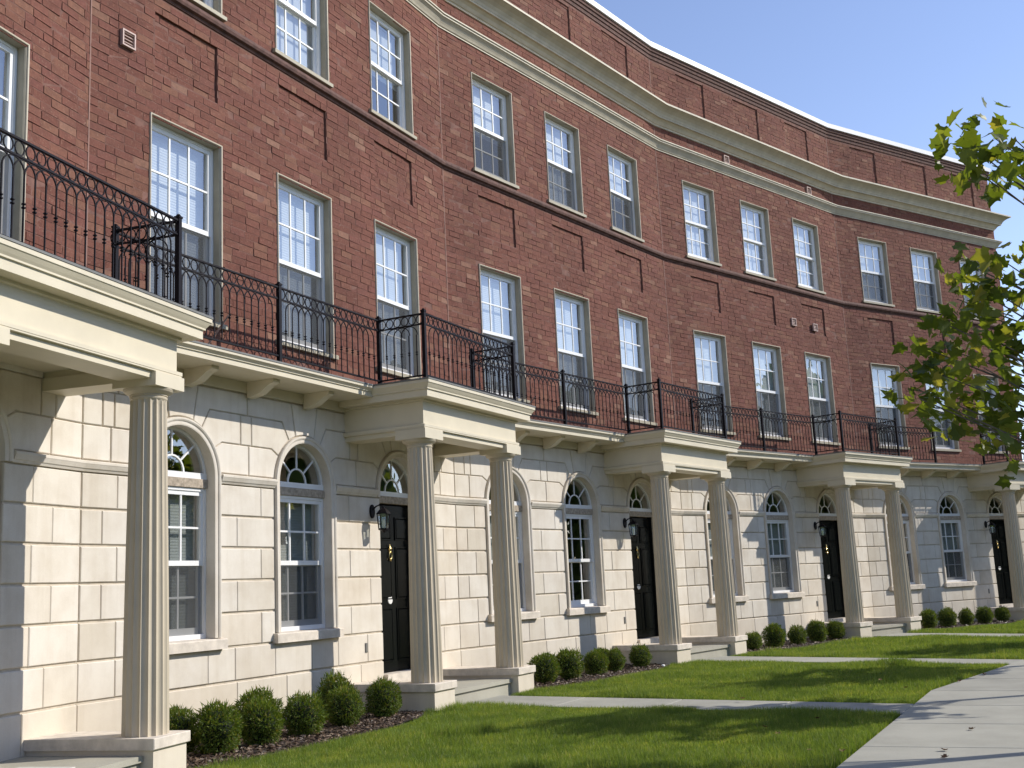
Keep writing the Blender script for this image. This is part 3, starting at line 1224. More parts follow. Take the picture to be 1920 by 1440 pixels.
for k in range(0, 5):
    w = WK[k]
    house = empty('townhouse', (PT[k].x, PT[k].y, 0), ANG[k])
    tag(house, HOUSE_LABEL[k], 'house', 'brick row houses of the crescent')
    last = (k == 4)
    eR = T2 if not last else -1.0
    # --- stone ground floor
    sw = link('stone_wall', cached(('sback', w), lambda: m_stone_backing(w)), house)
    for nm, me in cached(('sblocks', w), lambda: stone_blocks(w)):
        link(nm, me, sw)
    for j, c in enumerate(GC):
        link('arch_surround', cached(('asur', j == 2), lambda: m_arch_surround(j == 2)), sw, L3(c, 0, 0))
    # --- brick upper floors
    bw = link('brick_wall', cached(('bback', w), lambda: m_brick_backing(w)), house)
    boxes = brick_rows(w, 100 + k)
    a = ANG[k]
    cl = Vector((CAM.x - PT[k].x, CAM.y - PT[k].y))
    cs, co = cl.x * math.cos(a) + cl.y * math.sin(a), cl.x * math.sin(a) - cl.y * math.cos(a)

    def near_key(q):
        s, z = (q[0] + q[1]) / 2, (q[2] + q[3]) / 2
        big = (q[1] - q[0]) > 0.1
        return (s - cs) ** 2 + co ** 2 + (z - 1.32) ** 2 + (0 if (k > 0 or s > 5.25) else 1e4) + (0 if z > 4.2 else 40) + (0 if big else 25)
    boxes.sort(key=near_key)
    for i, q in enumerate(boxes[:300]):
        link('brick', BRICKS[(i * 7 + k) % 8], bw, L3((q[0] + q[1]) / 2, q[4], (q[2] + q[3]) / 2), 0, ((q[1] - q[0]) / 0.24, 1, 1))
    bj = link('brickwork', bricks_joined(boxes[300:], 50 + k), bw)
    bj['kind'] = 'stuff'
    # belt course, cornices, corbelled band, coping
    belt = [(-0.02, 7.432), (0.010, 7.432), (0.018, 7.456), (0.052, 7.470), (0.062, 7.500), (0.056, 7.522), (0.048, 7.528), (0.030, 7.560), (0.01, 7.568), (-0.02, 7.568)]
    low = [(-0.02, 9.680), (0.016, 9.680), (0.016, 9.702), (0.030, 9.708), (0.045, 9.738), (0.075, 9.785), (0.105, 9.815), (0.118, 9.820), (0.118, 9.846), (0.136, 9.852), (0.136, 9.872), (-0.02, 9.885)]
    main = [(-0.02, 10.185), (0.020, 10.185), (0.020, 10.215), (0.040, 10.225), (0.070, 10.275), (0.110, 10.312), (0.150, 10.316), (0.150, 10.342), (0.158, 10.350), (0.172, 10.385), (0.205, 10.430), (0.255, 10.470),
            (0.322, 10.505), (0.345, 10.510), (0.345, 10.545), (-0.02, 10.60)]
    band = [(-0.02, 11.615), (0.012, 11.615), (0.012, 11.690), (0.030, 11.692), (0.030, 11.760), (0.050, 11.762), (0.050, 11.835), (-0.02, 11.835)]
    cop = [(-0.28, 11.836), (0.085, 11.836), (0.085, 11.945), (0.070, 11.955), (-0.28, 11.965)]
    for nm, pr, mt in (('belt_course', belt, 'moulded'), ('string_cornice', low, 'cornice'), ('main_cornice', main, 'cornice'), ('corbel_band', band, 'moulded'), ('coping', cop, 'coping')):
        def mk(pr=pr, nm=nm, mt=mt):
            path = [(0, 0), (w, 0)] if not last else [(0, 0), (w, 0), (w, -4.0)]
            return MB().sweep(path, pr, (T2, T2 if not last else 0)).mesh(nm, mt)
        link(nm, cached((nm, w), mk), house)
    # expansion joints
    if k > 0:
        link('expansion_joint', cached('xj', lambda: MB().box(-0.0075, 0.0075, -0.02, 0.0045, 3.74, 11.61).mesh('expansion_joint', 'sealant')), house)
    # core of the house: floors, back and end walls
    core = MB()
    core.box(0.02, w - 0.02, -5.5, -5.3, 0, 11.6)
    for z in (0.10, 3.45, 7.05, 10.7):
        core.box(0.02, w - 0.02, -5.3, -0.27, z, z + 0.14)
    core.box(0.02, 0.14, -5.3, -0.31, 0.24, 10.7)
    core.box(w - 0.14, w - 0.02, -5.3, -0.31, 0.24, 10.7)
    link('core', cached(('core', w), lambda: core.mesh('core', 'room')), house)
    if last:
        link('end_wall', MB().box(w - 0.25, w - 0.002, -6.0, -0.262, 3.5, 11.83).mesh('end_wall', 'moulded'), house)
        link('end_wall', MB().box(w - 0.25, w - 0.002, -6.0, -0.302, 0.0, 3.49).mesh('end_wall', 'stone'), house)

    # --- upper windows
    for j, c in enumerate(UC):
        if k == 0 and j == 0:
            continue
        for fi, (z0, z1) in enumerate((F2, F3)):
            win = link('window', cached(('case', fi), lambda: m_upper_casing(z0, z1))[0], house, L3(c, 0, 0))
            link('bead', cached(('case', fi), lambda: None)[1], win)
            scr = True if fi == 0 else SCREEN3[k][j]
            bt = random.choice((0.0, 0.0, 0.0, 0.03)) if fi == 0 else random.choice((0.0, 0.0, 0.45, 0.0))
            build_sash_window(win, UHW - 0.032, z0, z1 - 0.03, (z0 + z1 - 0.03) / 2, -0.085, scr, bt)
            link('sill', cached(('usill',), lambda: m_sill(0.575, 0.066, 0.042, -0.19)), win, L3(0, 0, z0 + 0.002))
    # --- arched windows
    for j, c in enumerate(GC[:2]):
        if k == 0:
            continue
        aw = link('arched_window', cached('fan', m_fanlight), house, L3(c, 0, 0))
        for pm in cached('fanpanes', fan_panes):
            link('fan_pane', pm, aw)
        link('transom', cached('trans', lambda: MB().box(-GH + 0.002, GH - 0.002, -0.20, -0.085, 2.455, 2.544).mesh('transom', 'rough_stone')), aw)
        scr = not (k == 2 and j == 1)
        bt = None if (k == 2 and j == 1) else 0.0
        build_sash_window(aw, GH - 0.002, GSILL, 2.452, 1.705, -0.105, scr, bt)
        link('sill', cached('gsill', lambda: m_sill(0.60, 0.112, 0.065, -0.18)), aw, L3(0, 0, GSILL + 0.002))
    # --- door
    c = GC[2]
    dr = link('door', cached('door', m_door), house, L3(c, 0, 0))
    for px, pw, zc, ph in ((-0.20, 0.26, 0.82, 0.62), (0.20, 0.26, 0.82, 0.62), (-0.20, 0.26, 1.58, 0.62), (0.20, 0.26, 1.58, 0.62), (-0.20, 0.26, 2.14, 0.26), (0.20, 0.26, 2.14, 0.26)):
        link('door_panel', cached(('dp', pw, ph), lambda: m_door_panel(pw, ph)), dr, L3(px, -0.135, zc))
    link('threshold', cached('thr', lambda: MB().box(-GH + 0.01, GH - 0.01, -0.30, 0.045, 0.19, 0.36).mesh('threshold', 'sill')), dr)
    link('transom', cached('dtrans', lambda: MB().box(-GH + 0.002, GH - 0.002, -0.20, -0.085, 2.455, 2.544).mesh('transom', 'rough_stone')), dr)
    link('fanlight', cached('fan', m_fanlight), dr)
    for pm in cached('fanpanes', fan_panes):
        link('fan_pane', pm, dr)
    link('number_plate', cached('nplate', lambda: MB().prism([(0.052 * math.cos(t * math.pi / 12), 0.052 * math.sin(t * math.pi / 12)) for t in range(24)], 0, 0.010, 0.003).mesh('number_plate', 'plate')), dr, L3(-0.10, -0.134, 1.245))
    link('knocker', cached('knock', lambda: (MB().tube([(0.030 * math.sin(2 * math.pi * i / 12), 0.03, 0.045 * math.cos(2 * math.pi * i / 12)) for i in range(12)], 0.008, 6, closed=True)
         .lathe([(0.004, 0.05), (0.02, 0.06), (0.022, 0.085), (0.012, 0.11), (0.004, 0.14)], 0, 0.02, 8).lathe([(0.003, -0.075), (0.016, -0.062), (0.016, -0.048), (0.004, -0.040)], 0, 0.03, 8)).mesh('knocker', 'brass')), dr, L3(-0.10, -0.134, 1.80))
    link('letter_slot', cached('slot', lambda: MB().prism([(-0.022, -0.055), (0.022, -0.055), (0.022, 0.055), (-0.022, 0.055)], 0, 0.012, 0.004).mesh('letter_slot', 'flash')), sw, L3(4.36, -0.001, 0.705))
    # --- porch
    porch = link('porch', cached('deck', lambda: (MB().box(PMID - 0.80, PMID + 0.80, -0.02, 1.055, -0.05, 0.148).box(PMID - 0.80, PMID + 0.80, -0.02, 1.085, 0.148, 0.195)).mesh('porch', 'deck')), house)
    for sg in (-1, 1):
        cx = PMID + sg * PCOL
        link('pedestal', cached('ped', lambda: MB().box(-0.225, 0.225, 0.001, 1.165, -0.1, 0.234).mesh('pedestal', 'stone')), porch, L3(cx, 0, 0))
        link('pedestal_slab', cached('pslab', lambda: (lambda mb: mb.prism([(-0.25, 0.2345), (0.25, 0.2345), (0.25, 0.32), (-0.25, 0.32)], 0.002, 1.19, 0.006))(MB()).mesh('pedestal_slab', 'sill')), porch, L3(cx, 0, 0))
        link('column', cached('col', m_column), porch, L3(cx, PO, 0.32))
        link('capital', cached('cap', m_capital), porch, L3(cx, PO, 0.32))
        link('abacus', cached('abac', lambda: MB().box(-0.205, 0.205, -0.205, 0.205, 2.755, 2.868).mesh('abacus', 'cream')), porch, L3(cx, PO, 0.32))
    arch_pr = [(-0.30, 3.135), (0.0, 3.135), (0.0, 3.190), (0.030, 3.192), (0.030, 3.205), (0.034, 3.206), (0.034, 3.236), (0.004, 3.246), (-0.30, 3.246)]
    link('architrave', cached('archi', lambda: MB().sweep(U_PATH, arch_pr).mesh('architrave', 'cream')), porch)
    link('porch_frieze', cached('pfri', lambda: MB().sweep(U_PATH, [(-0.28, 3.247), (0.0, 3.247), (0.0, 3.505), (0.03, 3.512), (0.03, 3.534), (-0.28, 3.534)]).mesh('porch_frieze', 'cream')), porch)
    link('porch_cornice', cached('pcor', lambda: MB().sweep(U_PATH, CORN).mesh('porch_cornice', 'cream')), porch)
    link('flashing', cached('pfla', lambda: MB().sweep(U_PATH, [(-0.30, 3.7195), (0.218, 3.7195), (0.218, 3.738), (-0.30, 3.742)]).mesh('flashing', 'flash')), porch)
    link('porch_ceiling', cached('pcei', lambda: MB().box(PMID - 0.92, PMID + 0.92, 0.002, 0.82, 3.30, 3.36).mesh('porch_ceiling', 'cream')), porch)
    link('porch_roof', cached('proof', lambda: MB().box(PMID - 0.925, PMID + 0.925, 0.002, 0.825, 3.60, 3.735).mesh('porch_roof', 'flash')), porch)
    # --- narrow balcony
    bal = link('balcony', cached('bal', m_narrow_balcony), house)
    link('flashing', cached('bfla', lambda: MB().sweep([(-0.18, 0.0), (PMID - 1.23, 0.0)], [(0.0, 3.7195), (0.571, 3.7195), (0.571, 3.738), (0.0, 3.742)]).mesh('flashing', 'flash')), bal)
    for s in (1.29, 2.24, 3.22):
        link('bracket', cached('brk', m_bracket), bal, L3(s, 0, 0))
    # --- vents
    for (s, z) in {1: [(0.454, 6.77)], 3: [(4.43, 6.765), (5.30, 6.75), (2.375, 10.03), (5.59, 10.03)]}.get(k, []):
        def mkv():
            mb = MB()
            rect_ring(mb, -0.085, 0.085, -0.085, 0.085, 0.016, -0.004, 0.035)
            for i in range(4):
                z_ = -0.05 + i * 0.034
                mb.add([(-0.07, 0.028, z_), (0.07, 0.028, z_), (0.07, 0.006, z_ + 0.026), (-0.07, 0.006, z_ + 0.026)], [(0, 1, 2, 3)])
            mb.box(-0.07, 0.07, -0.004, 0.001, -0.07, 0.07)
            return mb.mesh('vent', 'vent')
        link('vent', cached('vent', mkv), house, L3(s, 0.001, z))

    # --- railing: a thing of its own standing on the balcony
    rail = empty('iron_railing', (PT[k].x, PT[k].y, 0), ANG[k])
    tag(rail, RAIL_LABEL[k], 'railing', 'wrought iron balcony railings')
    NO, FO = 0.50, 1.13
    s0 = -0.20
    pts = [((s0, NO), (2.14, NO)), ((2.14, NO), (PMID - 1.17, NO)), ((PMID - 1.17, NO), (PMID - 1.17, FO)), ((PMID - 1.17, FO), (PMID + 1.17, FO)), ((PMID + 1.17, FO), (PMID + 1.17, NO))]
    if k == 4:
        pts.pop(1)
    if k == 0:
        pts = pts[2:]
    posts = set()
    for a_, b_ in pts:
        rail_panel(rail, a_, b_)
        for q in (a_, b_):
            posts.add((round(q[0], 3), round(q[1], 3)))
    for q in sorted(posts):
        if q[0] == s0 and k > 0:
            continue
        link('post', cached('post', m_post), rail, L3(q[0], q[1], 3.735))
    if k > 0:
        link('brace', cached('brace', lambda: MB().tube([(0, 0.0, 0.36), (0.02, -0.36, 0.03)], 0.011, 6).mesh('brace', 'vent')), rail, L3(1.35, NO, 3.742))

    # --- lantern
    if k > 0:
        x, y = wxy(k, 4.545, 0.003)
        lam = empty('wall_lantern', (x, y, 2.325), ANG[k])
        tag(lam, LAMP_LABEL[k], 'lantern', 'wall lanterns beside the doors')
        link('frame', cached('lanf', m_lantern_frame), lam)
        link('glass', cached('lang', m_lantern_glass), lam)
        link('bulb', cached('bulb', lambda: MB().lathe([(0.004, -0.10), (0.014, -0.11), (0.016, -0.15), (0.012, -0.19), (0.012, -0.215)], 0, 0.17, 8).mesh('bulb', 'plate')), lam)

# ------------------------------------------------------------------ planting beds, bushes
def m_bush(seed, r=0.185):
    rng = np.random.default_rng(seed)
    n = 5200
    u = rng.normal(size=(n, 3))
    u /= np.linalg.norm(u, axis=1)[:, None]
    lump = 1 + 0.10 * np.sin(u[:, 0] * 5 + seed) * np.cos(u[:, 1] * 4.3 + seed * 2) + 0.06 * np.sin(u[:, 2] * 7 + seed) + 0.05 * np.sin(u[:, 0] * 13 + 2 * seed) * np.sin(u[:, 1] * 12) + 0.04 * np.sin(u[:, 2] * 17 + u[:, 0] * 9)
    rad = r * lump * (1 - 0.28 * rng.random(n) ** 1.7)
    c = u * rad[:, None]
    c[:, 2] = c[:, 2] * 1.06 + r * 1.02
    # shoots stand up on the top
    top = np.clip(u[:, 2], 0, 1)
    d = u * 0.6 + rng.normal(size=(n, 3)) * 0.45 + np.array([0, 0, 0.7])[None] * top[:, None]
    d /= np.linalg.norm(d, axis=1)[:, None]
    side = np.cross(d, rng.normal(size=(n, 3)))
    side /= np.linalg.norm(side, axis=1)[:, None]
    ln = rng.uniform(0.018, 0.036, n) * (1 + 1.2 * (0.25 + top) * (rng.random(n) > 0.86))
    wd = rng.uniform(0.0035, 0.006, n)
    V = np.stack([c - side * 0, c + d * ln[:, None] * 0.5 + side * wd[:, None], c + d * ln[:, None], c + d * ln[:, None] * 0.5 - side * wd[:, None]], 1)
    F = (np.arange(n)[:, None] * 4 + np.arange(4)[None])
    me = bpy.data.meshes.new('foliage')
    me.from_pydata(V.reshape(-1, 3).tolist(), [], F.tolist())
    me.materials.append(M['bush'])
    me.update()
    core = MB()  # solid near-black filler with stub stem: shade among leaves put into its colour
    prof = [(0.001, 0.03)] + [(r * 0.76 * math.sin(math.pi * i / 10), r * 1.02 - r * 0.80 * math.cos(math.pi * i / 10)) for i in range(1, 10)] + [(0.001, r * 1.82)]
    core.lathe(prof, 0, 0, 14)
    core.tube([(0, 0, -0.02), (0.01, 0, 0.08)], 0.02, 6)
    return me, core.mesh('dark_core', 'bushcore', flip=False)


BUSH = [m_bush(s) for s in range(5)]
BUSHES = {
    1: [(0.82, 0.80, 1.02, 'round clipped bush in front row nearest the big left column'),
        (1.36, 0.84, 1.00, 'round clipped bush in front row below the left arched window, a second bush behind it'),
        (2.02, 0.84, 1.02, 'front round clipped bush below the pier between the two nearest arched windows'),
        (2.70, 0.84, 0.97, 'front round clipped bush with another behind it, second left of the porch step'),
        (3.42, 0.84, 0.96, 'round clipped bush right against the second porch pedestal'),
        (1.92, 0.36, 1.18, 'round bush in back row against the wall between the two nearest arched windows'),
        (3.22, 0.36, 1.12, 'round bush in back row under the second arched window sill'),
        (0.70, 0.46, 0.95, 'small bush half hidden behind the big left column')],
    2: [(0.82, 0.80, 0.98, 'first round bush right of the second porch step'),
        (1.42, 0.80, 0.98, 'second round bush right of the second porch'),
        (2.14, 0.80, 0.93, 'third round bush right of the second porch'),
        (2.70, 0.78, 0.80, 'small fourth round bush right of the second porch'),
        (3.46, 0.78, 0.86, 'round bush standing apart against the third porch pedestal'),
        (3.05, 0.34, 0.82, 'low reddish topped bush behind the others left of the third porch')],
    3: [(0.80, 0.80, 0.85, 'first round bush right of the third porch pedestal'),
        (1.48, 0.80, 1.00, 'largest round bush between the third and fourth porches'),
        (2.24, 0.80, 0.92, 'middle round bush of five between third and fourth porches'),
        (2.94, 0.80, 0.96, 'fourth round bush right of the third porch'),
        (3.62, 0.80, 0.92, 'round bush against the left side of the fourth porch pedestal')],
    4: [(0.82, 0.80, 1.0, 'first round bush right of the fourth porch pedestal'),
        (1.50, 0.80, 0.96, 'second round bush right of the fourth porch'),
        (2.19, 0.80, 0.84, 'middle small round bush of the farthest five'),
        (2.88, 0.80, 0.94, 'fourth round bush right of the fourth porch'),
        (3.58, 0.80, 0.90, 'farthest round bush, at the right edge below the last door')],
}
rb = random.Random(5)
nb = 0
for k, lst in BUSHES.items():
    for s, o, sc, lab in lst:
        x, y = wxy(k, s, o)
        b = empty('round_bush', (x, y, 0.015), rb.uniform(0, 6.28))
        b.scale = (sc * rb.uniform(0.95, 1.12), sc * rb.uniform(0.95, 1.12), sc * rb.uniform(0.92, 1.08))
        tag(b, lab, 'bush', 'clipped round bushes along the wall')
        fo, co_ = BUSH[nb % 5]
        link('foliage', fo, b)
        link('dark_core', co_, b)
        nb += 1


def bed_edge(s):
    return 1.08 + 0.34 * math.sin(math.pi * min(1, max(0, (s + 0.15) / 3.95))) ** 0.6


rngc = np.random.default_rng(8)
for k in range(1, 5):
    pts = []
    ss = [0.0 + (PMID - PCOL - 0.23) * i / 24 for i in range(25)]
    rb2 = random.Random(k)
    outer = [wxy(k, s, bed_edge(s) + rb2.uniform(-0.03, 0.03)) for s in ss]
    inner = [wxy(k, s, -0.02) for s in ss]
    poly_sheet('planting_bed', inner + outer[::-1], 0.012, 'mulch')
    n = {1: 3600, 2: 1700, 3: 900, 4: 600}[k]
    s_ = rngc.uniform(0.0, PMID - PCOL - 0.25, n)
    o_ = rngc.random(n) * np.array([bed_edge(v) for v in s_])
    V = []
    F = []
    for i in range(n):
        x, y = wxy(k, s_[i], o_[i])
        a_ = rngc.uniform(0, 6.28)
        l_, w_ = rngc.uniform(0.012, 0.035), rngc.uniform(0.004, 0.012)
        e1 = np.array([math.cos(a_), math.sin(a_), rngc.uniform(-0.4, 0.4)]) * l_
        e2 = np.array([-math.sin(a_), math.cos(a_), rngc.uniform(-0.5, 0.5)]) * w_
        c_ = np.array([x, y, 0.022 + rngc.random() * 0.016])
        m0 = len(V)
        V += [tuple(c_ - e1 - e2), tuple(c_ + e1 - e2), tuple(c_ + e1 + e2), tuple(c_ - e1 + e2), tuple(c_ + np.array([0, 0, 0.012]))]
        F += [(m0, m0 + 1, m0 + 4), (m0 + 1, m0 + 2, m0 + 4), (m0 + 2, m0 + 3, m0 + 4), (m0 + 3, m0, m0 + 4)]
    me = bpy.data.meshes.new('mulch')
    me.from_pydata(V, [], F)
    me.materials.append(M['chip'])
    mo = link('mulch', me)
    mo['kind'] = 'stuff'

# ------------------------------------------------------------------ lawn blades
def lawn(k, n, seed, s0, s1, hmul=1.0):
    rng = np.random.default_rng(seed)
    m = int(n * 1.5)
    o = rng.uniform(0.9, 6.06, m)
    s = rng.uniform(s0, s1, m)
    be = np.array([bed_edge(v) for v in s])
    keep = (o > be + 0.02) | (s > PMID - PCOL - 0.25)
    keep &= s > o * T2 * (1 if s0 >= 0 else 0)
    keep &= s < W - o * T2
    nr = 4.66 - 0.11 * (o - 1.1) - 0.02
    fr = 5.72 - 0.17 * (o - 1.1) + 0.02
    keep &= ~((s > nr) & (s < fr))
    keep &= ~((o < 1.2) & (s > PMID - 1.3) & (s < PMID + 1.3))
    s, o = s[keep][:n], o[keep][:n]
    n = len(s)
    a = ANG[k]
    x = PT[k].x + s * math.cos(a) + o * math.sin(a)
    y = PT[k].y + s * math.sin(a) - o * math.cos(a)
    # clumps: height varies slowly
    h = rng.uniform(0.035, 0.075, n) * hmul * (1 + 0.25 * np.sin(x * 2.1 + 1.3 * y) + 0.2 * np.sin(3.7 * y - 1.1 * x))
    tuft = (np.sin(x * 1.7 + 4) * np.sin(y * 2.3 + 1) > 0.86)
    h = np.where(tuft, h * 1.5, h)
    wd = rng.uniform(0.0022, 0.0045, n) * (1.0 + 0.25 * (k - 1))
    az = rng.uniform(0, 2 * np.pi, n)
    ln = rng.uniform(0.05, 0.6, n)
    la = rng.uniform(0, 2 * np.pi, n)
    base = np.stack([x, y, np.full(n, -0.012)], 1)
    sd = np.stack([np.cos(az), np.sin(az), np.zeros(n)], 1) * wd[:, None]
    tip = base + np.stack([np.cos(la) * ln * h, np.sin(la) * ln * h, h], 1)
    V = np.stack([base - sd, base + sd, tip], 1).reshape(-1, 3)
    me = bpy.data.meshes.new('grass')
    me.vertices.add(3 * n)
    me.vertices.foreach_set('co', V.astype(np.float32).ravel())
    me.loops.add(3 * n)
    me.loops.foreach_set('vertex_index', np.arange(3 * n, dtype=np.int32))
    me.polygons.add(n)
    me.polygons.foreach_set('loop_start', np.arange(0, 3 * n, 3, dtype=np.int32))
    me.polygons.foreach_set('loop_total', np.full(n, 3, dtype=np.int32))
    me.update(calc_edges=True)
    me.materials.append(M['grass'])
    g = link('grass', me)
    g['kind'] = 'stuff'
    return g


lawn(1, 330000, 21, -0.2, W)
lawn(2, 190000, 22, 0.0, W)
lawn(3, 90000, 23, 0.0, W, 1.1)
lawn(4, 60000, 24, 0.0, W, 1.1)

# ------------------------------------------------------------------ street trees
LEAF2D = [(0, -0.02), (0.10, 0.0), (0.22, -0.10), (0.34, 0.02), (0.50, 0.16), (0.36, 0.26), (0.40, 0.40), (0.52, 0.56), (0.32, 0.54), (0.22, 0.60), (0.12, 0.78), (0.0, 1.0)]
LEAF2D = LEAF2D + [(-x, y) for x, y in LEAF2D[-2:0:-1]]


def leaf_cloud(centres, rng, n_per, spread, size, name='crown'):
    V, F = [], []
    L = np.array(LEAF2D)
    nv = len(L)
    for c in centres:
        for _ in range(n_per):
            p = np.array(c) + np.clip(rng.normal(size=3), -1.5, 1.5) * spread
            sz = size * rng.uniform(0.65, 1.2)
            nrm = rng.normal(size=3) * 0.75 + np.array([0.1, -0.25, 0.75])
            nrm /= np.linalg.norm(nrm)
            d = rng.normal(size=3) + np.array([0, 0, -0.55])
            d -= nrm * d.dot(nrm)
            d /= np.linalg.norm(d)
            sx = np.cross(d, nrm)
            fold = rng.uniform(0.05, 0.35)
            curl = rng.uniform(-0.25, 0.1)
            m0 = len(V)
            for x, y in L:
                q = p + sz * (x * sx * 0.95 + y * d + nrm * (abs(x) * fold + curl * y * y))
                V.append(tuple(q))
            V.append(tuple(p + sz * (0.45 * d + nrm * curl * 0.2)))
            for i in range(nv):
                F.append((m0 + nv, m0 + i, m0 + (i + 1) % nv))
    me = bpy.data.meshes.new(name)
    me.from_pydata(V, [], F)
    me.materials.append(M['leaf'])
    me.update()
    return me


def make_tree(base, height, crown_c, crown_r, extra, nclump, label, seed, leaf=0.17, per=16, group='young street trees', stem=(0, 0)):
    rng = np.random.default_rng(seed)
    t = empty('street_tree', (base[0], base[1], 0))
    tag(t, label, 'tree', group)
    B = np.array([base[0], base[1], 0.0])
    clumps = []
    cc = np.array(crown_c)
    while len(clumps) < nclump:
        u = rng.normal(size=3)
        u /= np.linalg.norm(u)
        q = cc + u * np.array(crown_r) * rng.uniform(0.35, 1.0) ** 0.6
        clumps.append(q)
    ex = [np.array(e) for e in extra]
    tr = MB()
    top = np.array([base[0] + stem[0], base[1] + stem[1], height])
    trunk = [B + (top - B) * t_ + np.array([math.sin(t_ * 5) * 0.05, math.cos(t_ * 4) * 0.04, 0]) for t_ in np.linspace(0, 1, 9)]
    tr.tube([tuple(q - B) for q in trunk], [0.085 * (1 - 0.82 * i / 8) + 0.006 for i in range(9)], 8)
    tips = clumps + ex
    for q in tips[::1]:
        # branch leaves the trunk lower down and rises to the clump
        zt = np.clip((q[2] - 0.5 - 0.35 * np.linalg.norm(q[:2] - B[:2])) / height, 0.22, 0.92)
        s = B + (top - B) * zt
        mid = s * 0.5 + q * 0.5 + np.array([0, 0, 0.12])
        tr.tube([tuple(s - B), tuple(s * 0.75 + mid * 0.25 - B), tuple(mid - B), tuple(q - B)], [0.020, 0.015, 0.010, 0.004], 5)
    link('trunk', tr.mesh('trunk', 'bark', smooth=True, flip=False), t)
    me1 = leaf_cloud([c - B for c in tips], rng, per, 0.12, leaf)
    link('crown', me1, t)
    return t


T1X = [(1.07, -7.34, 4.32), (0.94, -7.45, 4.13), (1.31, -7.56, 4.33), (1.01, -7.69, 4.19), (0.94, -7.47, 3.97), (1.41, -7.59, 4.08), (1.86, -7.63, 4.34), (1.13, -7.39, 4.08),
       (1.74, -7.25, 3.55), (1.41, -7.4, 3.41), (1.27, -7.54, 3.39), (1.2, -7.33, 3.22), (1.37, -7.47, 3.19), (2.35, -7.56, 3.41), (2.19, -7.11, 3.4), (2.2, -7.31, 3.24), (2.22, -7.49, 3.14), (1.34, -7.07, 3.05),
       (1.53, -7.2, 2.99), (1.99, -7.35, 2.99), (2.16, -7.48, 2.9), (2.28, -6.95, 3.05), (2.35, -7.06, 2.92), (1.28, -7.3, 2.68), (2.01, -7.39, 2.7), (2.12, -7.49, 2.62), (1.79, -6.89, 2.96), (1.39, -6.84, 2.53),
       (1.78, -6.78, 2.66), (1.28, -6.96, 2.48), (2.46, -6.99, 2.66), (2.38, -7.17, 2.63), (1.96, -7.32, 2.48), (1.63, -7.46, 2.33), (2.44, -6.91, 2.47), (1.99, -7.12, 2.42), (2.44, -7.23, 2.35), (2.41, -7.35, 2.21),
       (1.92, -7.34, 2.37), (1.81, -7.45, 2.11), (1.96, -6.93, 2.79)]
make_tree((2.75, -8.75), 5.6, (2.75, -8.95, 3.9), (1.0, 0.8, 1.5), T1X, 45, 'leafy young tree whose branches hang in at the right edge of the photo', 31, leaf=0.13, per=12)
make_tree((7.2, -9.35), 5.2, (7.0, -9.3, 4.0), (1.25, 1.15, 1.2), [], 90, 'young tree just out of view shading the nearest lawn', 32, leaf=0.2, per=10)
make_tree((11.3, -9.7), 5.2, (11.2, -9.7, 4.0), (1.2, 1.1, 1.2), [], 80, 'young tree just out of view shading the second lawn', 33, leaf=0.2, per=10)
make_tree((15.9, -11.0), 5.2, (15.9, -11.0, 4.0), (1.3, 1.2, 1.2), [], 80, 'young tree just out of view shading the third lawn', 34, leaf=0.2, per=10)

# ------------------------------------------------------------------ unseen leaf belt across the street, added to give the glass dark reflections
def added_wood():
    rng = np.random.default_rng(66)
    V, F = [], []
    n = 9000
    az = np.radians(rng.uniform(-160, -22, n))
    rad = 36 + rng.uniform(-2.5, 2.5, n)
    top = 7.5 + 1.6 * np.sin(az * 23) + 1.1 * np.sin(az * 51 + 1)
    z = rng.random(n) ** 0.8 * top
    c = np.stack([2.0 + rad * np.cos(az), -6.0 + rad * np.sin(az), z], 1)
    d1 = rng.normal(size=(n, 3)) * 0.55
    d2 = rng.normal(size=(n, 3)) * 0.55
    V = np.stack([c - d1, c + d2, c + d1, c - d2], 1).reshape(-1, 3)
    me = bpy.data.meshes.new('added_wood')
    me.from_pydata(V.tolist(), [], (np.arange(n)[:, None] * 4 + np.arange(4)[None]).tolist())
    me.materials.append(M['bush'])
    me.update()
    o = link('added_wood', me)
    o['kind'] = 'stuff'


added_wood()

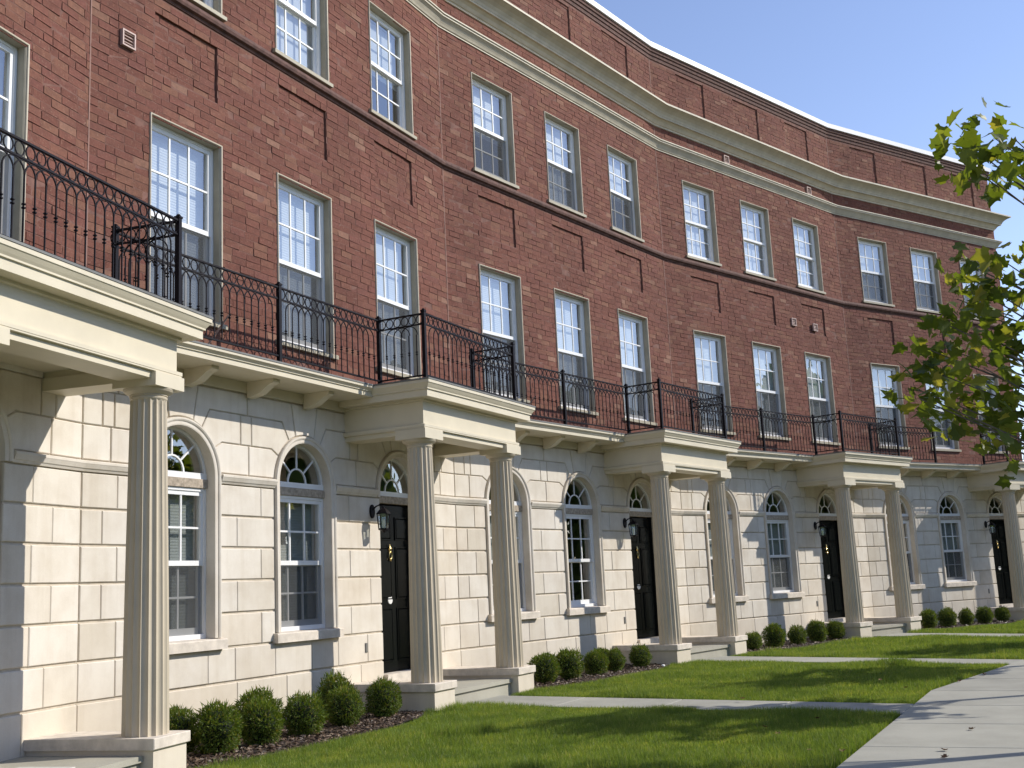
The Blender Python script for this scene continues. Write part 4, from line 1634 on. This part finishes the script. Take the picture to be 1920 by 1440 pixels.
# ------------------------------------------------------------------ small things
FALLEN = [((2.915, 6.79), 'curled dry leaf in the middle of the sidewalk, farthest of three on it'),
          ((1.752, 6.70), 'dry leaf on the sidewalk near the joint, middle of three'),
          ((1.40, 6.74), 'dry leaf on the sidewalk nearest the bottom edge'),
          ((1.433, 6.05), 'dry leaf caught where the nearest lawn meets the sidewalk edge'),
          ((1.446, 5.80), 'dry brown leaf on the nearest lawn close to the sidewalk corner'),
          ((2.323, 5.36), 'dry leaf on the nearest lawn left of the bright tuft'),
          ((2.727, 5.15), 'dry leaf in the shaded part of the nearest lawn'),
          ((3.326, 5.47), 'dry leaf near the far corner of the nearest lawn'),
          ((7.047, 5.42), 'dry leaf lying in the middle of the second lawn'),
          ((7.042, 6.30), 'dry leaf at the sidewalk edge of the second lawn, nearer one'),
          ((6.108, 5.85), 'dry leaf on the second lawn near its front corner'),
          ((4.984, 4.33), 'dry leaf on the far edge of the first garden path'),
          ((7.903, 6.50), 'dry leaf at the sidewalk edge of the second lawn, farther one')]
rl = random.Random(9)
for (s, o), lab in FALLEN:
    x, y = wxy(1, s, o)
    mb = MB()
    L = LEAF2D
    nv = len(L)
    sz = rl.uniform(0.045, 0.065)
    cu = rl.uniform(0.3, 0.7)
    vs = [(sz * px, sz * (py - 0.4), sz * (abs(px) * cu + (py - 0.4) ** 2 * 0.6) + 0.004) for px, py in L] + [(0, 0, 0.004)]
    mb.add(vs, [(nv, i, (i + 1) % nv) for i in range(nv)])
    on_grass = o < 6.08
    f = link('fallen_leaf', mb.mesh('fallen_leaf', 'dryleaf', flip=False), None, (x, y, 0.05 if on_grass else 0.026), rl.uniform(0, 6.28))
    f.rotation_euler = (rl.uniform(-0.3, 0.3), rl.uniform(-0.3, 0.3), rl.uniform(0, 6.28))
    tag(f, lab, 'leaf', 'dry leaves scattered on lawn and sidewalk')

x, y = wxy(0, 5.06, 0.70)
mt = link('door_mat', (lambda mb: mb.prism([(-0.36, 0.0), (0.36, 0.0), (0.36, 0.012), (-0.36, 0.012)], -0.24, 0.24, 0.004))(MB()).mesh('door_mat', 'mat'), None, (x, y, 0.196), ANG[0])
tag(mt, 'pale door mat on the porch floor at the lower left corner', 'mat')
x, y = wxy(2, 3.45, 1.18)
pb = link('white_stone', MB().lathe([(0.002, 0.0), (0.03, 0.004), (0.042, 0.018), (0.030, 0.036), (0.002, 0.042)], 0, 0, 9, fn=lambda a, z: 1 + 0.25 * math.sin(2 * a + 1)).mesh('white_stone', 'plate', smooth=True, flip=False), None, (x, y, 0.02))
tag(pb, 'small white stone in the mulch before the third porch', 'stone')
